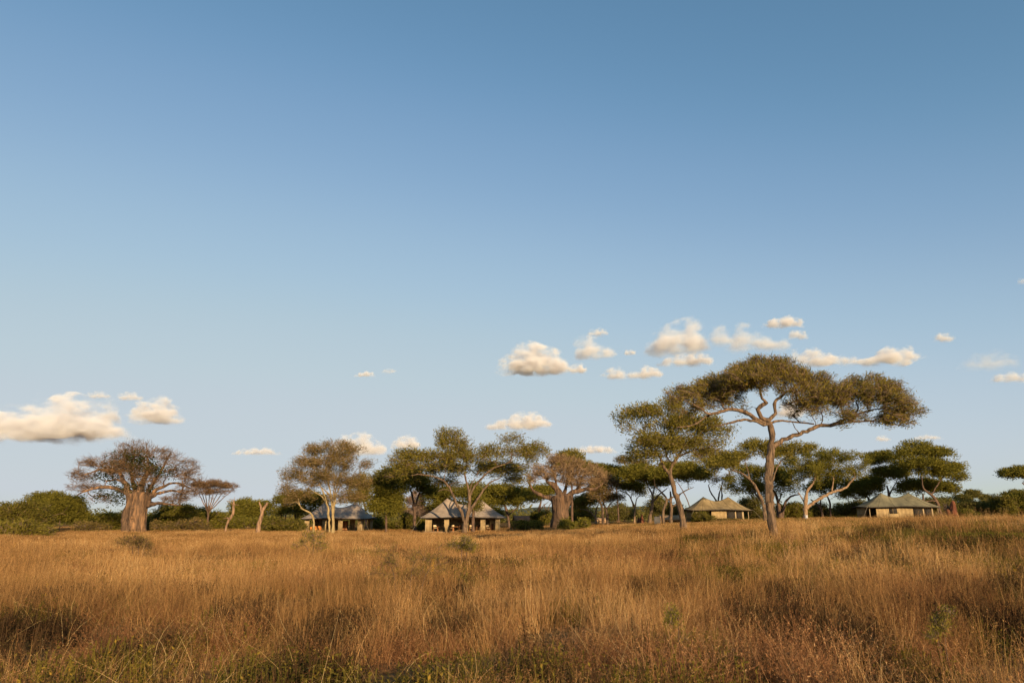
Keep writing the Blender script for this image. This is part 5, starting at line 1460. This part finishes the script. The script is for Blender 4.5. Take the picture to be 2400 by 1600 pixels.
def cloud(label, x0, x1, y0, y1, tau=5.0, bumps=None, seed=0, slope=0.0, flatb=True):
    """x0..x1, y0..y1: the photo rectangle the cloud fills; its distance follows from a common base height."""
    rg = np.random.default_rng(500 + seed)
    D = min(700.0 * FPX / max(HORIZON - y1, 60.0), 9000.0)
    c = at((x0 + x1) / 2, y1, D)
    k = D / FPX / 1.02
    W, H = (x1 - x0) * k * 1.22, (y1 - y0) * k * 1.35
    c[2] -= H * .14
    bumps = bumps or [(-.5, .3), (-.25, .85), (.1, 1.0), (.32, .75), (.5, .3)]
    bx = np.array([b_[0] for b_ in bumps]); bh = np.array([b_[1] for b_ in bumps])
    V, F, n = [], [], 0
    num = int(34 + 14 * W / H)
    for i in range(num):
        u = rg.uniform(-.5, .5)
        env = np.interp(u, bx, bh) * H
        r = env * rg.uniform(.24, .40)
        r = min(r, W * .22)
        z = rg.uniform(r * .7, max(r * .75, env - r))
        y = rg.normal() * min(W * .16, H * .55)
        cx_ = np.clip(u * W, -W / 2 + r, W / 2 - r) if W > 2 * r else 0
        V.append(IV * r * np.array([1.3, 1.25, 1.08]) + np.array([cx_, y, z + slope * u * H])); F.append(IF + n); n += len(IV)
    me = mesh_np('cloud_puffs', np.concatenate(V), np.concatenate(F))
    o = bpy.data.objects.new('cloud_puffs', me); COL.objects.link(o)
    md = o.modifiers.new('r', 'REMESH'); md.mode = 'VOXEL'; md.voxel_size = min(H, W * .4) / 9
    dg = bpy.context.evaluated_depsgraph_get()
    m2 = bpy.data.meshes.new_from_object(o.evaluated_get(dg))
    bpy.data.objects.remove(o); bpy.data.meshes.remove(me)
    m2.name = 'cloud'
    nv = len(m2.vertices)
    co = np.empty(nv * 3, np.float32); m2.vertices.foreach_get('co', co); co = co.reshape(-1, 3).astype(float)
    no = np.empty(nv * 3, np.float32); m2.vertex_normals.foreach_get('vector', no); no = no.reshape(-1, 3)
    f1 = 5.0 / H
    dsp = np.array([mnoise.fractal(Vector(p * f1 + seed * 3.1), 1.0, 2.1, 4) for p in co])
    co += no * (dsp * H * .07)[:, None]
    if flatb:
        lo = co[:, 2] < H * .10
        co[lo, 2] = H * .10 + (co[lo, 2] - H * .10) * .45
    m2.vertices.foreach_set('co', co.astype(np.float32).ravel()); m2.update()
    m2.materials.clear(); m2.materials.append(cloud_mat(tau * (1.2 + .16 * tau) / H, W, H, bumps, seed))
    ob = link('cloud', m2, None, c)
    tag(ob, label, 'cloud', 'small cumulus clouds low in the sky')


V_ = 1 / .98
for i, (lab, x0, x1, y0, y1, tau, bp_) in enumerate([
        ('largest grey-based cloud at the left edge of the sky', -150, 262, 900, 1003, 7, [(-.5, .6), (-.1, .7), (.05, .8), (.2, 1.0), (.33, .75), (.42, .5), (.5, .25)]),
        ('rounded cloud just right of the largest left cloud', 298, 408, 912, 966, 5, [(-.5, .4), (-.2, .8), (.1, 1), (.35, .85), (.5, .4)]),
        ('small ragged cloud between the two left clouds', 225, 272, 915, 968, 2.5, None),
        ('thin strip of cloud above the small ragged left cloud', 195, 252, 897, 913, 1.6, None),
        ('thin strip of cloud above the rounded left cloud', 266, 326, 897, 917, 2.0, None),
        ('bright flat-based cumulus above centre, biggest of the middle ones', 1138, 1303, 787, 853, 6, [(-.5, .3), (-.3, .6), (-.1, 1), (.2, 1), (.4, .7), (.5, .3)]),
        ('ragged cloud right of the bright centre cumulus', 1320, 1412, 768, 818, 2.8, [(-.5, .9), (-.2, 1), (.2, .7), (.5, .4)]),
        ('thin wisp above the ragged centre cloud', 1345, 1398, 752, 770, 1.8, None),
        ('tiny puff right of the ragged centre cloud', 1432, 1463, 800, 814, 2.0, None),
        ('tiny cloud just below right of the bright centre cumulus', 1302, 1350, 833, 855, 3, None),
        ('low long cloud left of the largest tree top', 1388, 1525, 838, 867, 3, [(-.5, .6), (-.3, 1), (-.1, .6), (.2, 1), (.5, .4)]),
        ('tall puffy cloud up and left of the largest tree', 1492, 1622, 729, 805, 4, [(-.5, .6), (-.3, .8), (0, .85), (.2, 1), (.4, .8), (.5, .4)]),
        ('faint cloud joined to the right of the tall puffy cloud', 1622, 1686, 743, 790, 1.8, None),
        ('flat cloud just above the left shoulder of the largest tree', 1515, 1641, 806, 838, 3, None),
        ('slanting cloud above the largest tree', 1682, 1812, 742, 800, 2.5, [(-.5, 1), (-.3, 1), (0, .7), (.3, .5), (.5, .3)]),
        ('highest small cloud, above the largest tree', 1752, 1848, 722, 750, 3, None),
        ('thin small cloud below the highest one', 1808, 1860, 755, 777, 1.8, None),
        ('long low cloud bank right above the largest tree', 1828, 2116, 791, 836, 4, [(-.5, .9), (-.35, 1), (-.2, .7), (.05, .5), (.2, .95), (.35, .9), (.5, .4)]),
        ('small lone puff in the upper right sky', 2145, 2193, 760, 782, 2, None),
        ('faint grey wisp cloud at the right', 2205, 2335, 803, 846, .7, None),
        ('small pale cloud at the right edge of the sky', 2275, 2375, 852, 876, 1.6, None),
        ('pinkish cloud above the crown of the spreading acacia', 1120, 1262, 947, 983, 4, [(-.5, .5), (-.3, .6), (0, 1), (.2, 1), (.4, .6), (.5, .3)]),
        ('low cloud behind the top of the pale-stemmed tree', 752, 882, 993, 1040, 4, None),
        ('small bright cloud between the pale-stemmed tree and spreading acacia', 898, 966, 998, 1028, 3.5, None),
        ('thin pink cloud streak above the small vase-shaped tree', 535, 642, 1026, 1043, 2.0, None),
        ('thin bright cloud streak right of the brown baobab top', 1308, 1416, 1020, 1039, 2.5, None),
        ('tiny white puff in the open sky left of centre', 815, 862, 850, 864, 2.2, None),
        ('faint tiny wisp right of the tiny white puff', 876, 912, 844, 856, .9, None),
        ('bright cloud seen through the branches of the largest tree', 1782, 1850, 915, 955, 5, None),
        ('faint pink puff under the right crown of the largest tree', 2010, 2045, 997, 1012, 1.5, None),
        ('faint pink streak low in the right sky', 2098, 2165, 997, 1008, 1.5, None),
        ('faint wisp high at the right edge', 2335, 2365, 636, 652, .8, None)]):
    cloud(lab, x0 * V_, x1 * V_, y0 * V_, y1 * V_, tau, bp_, i)
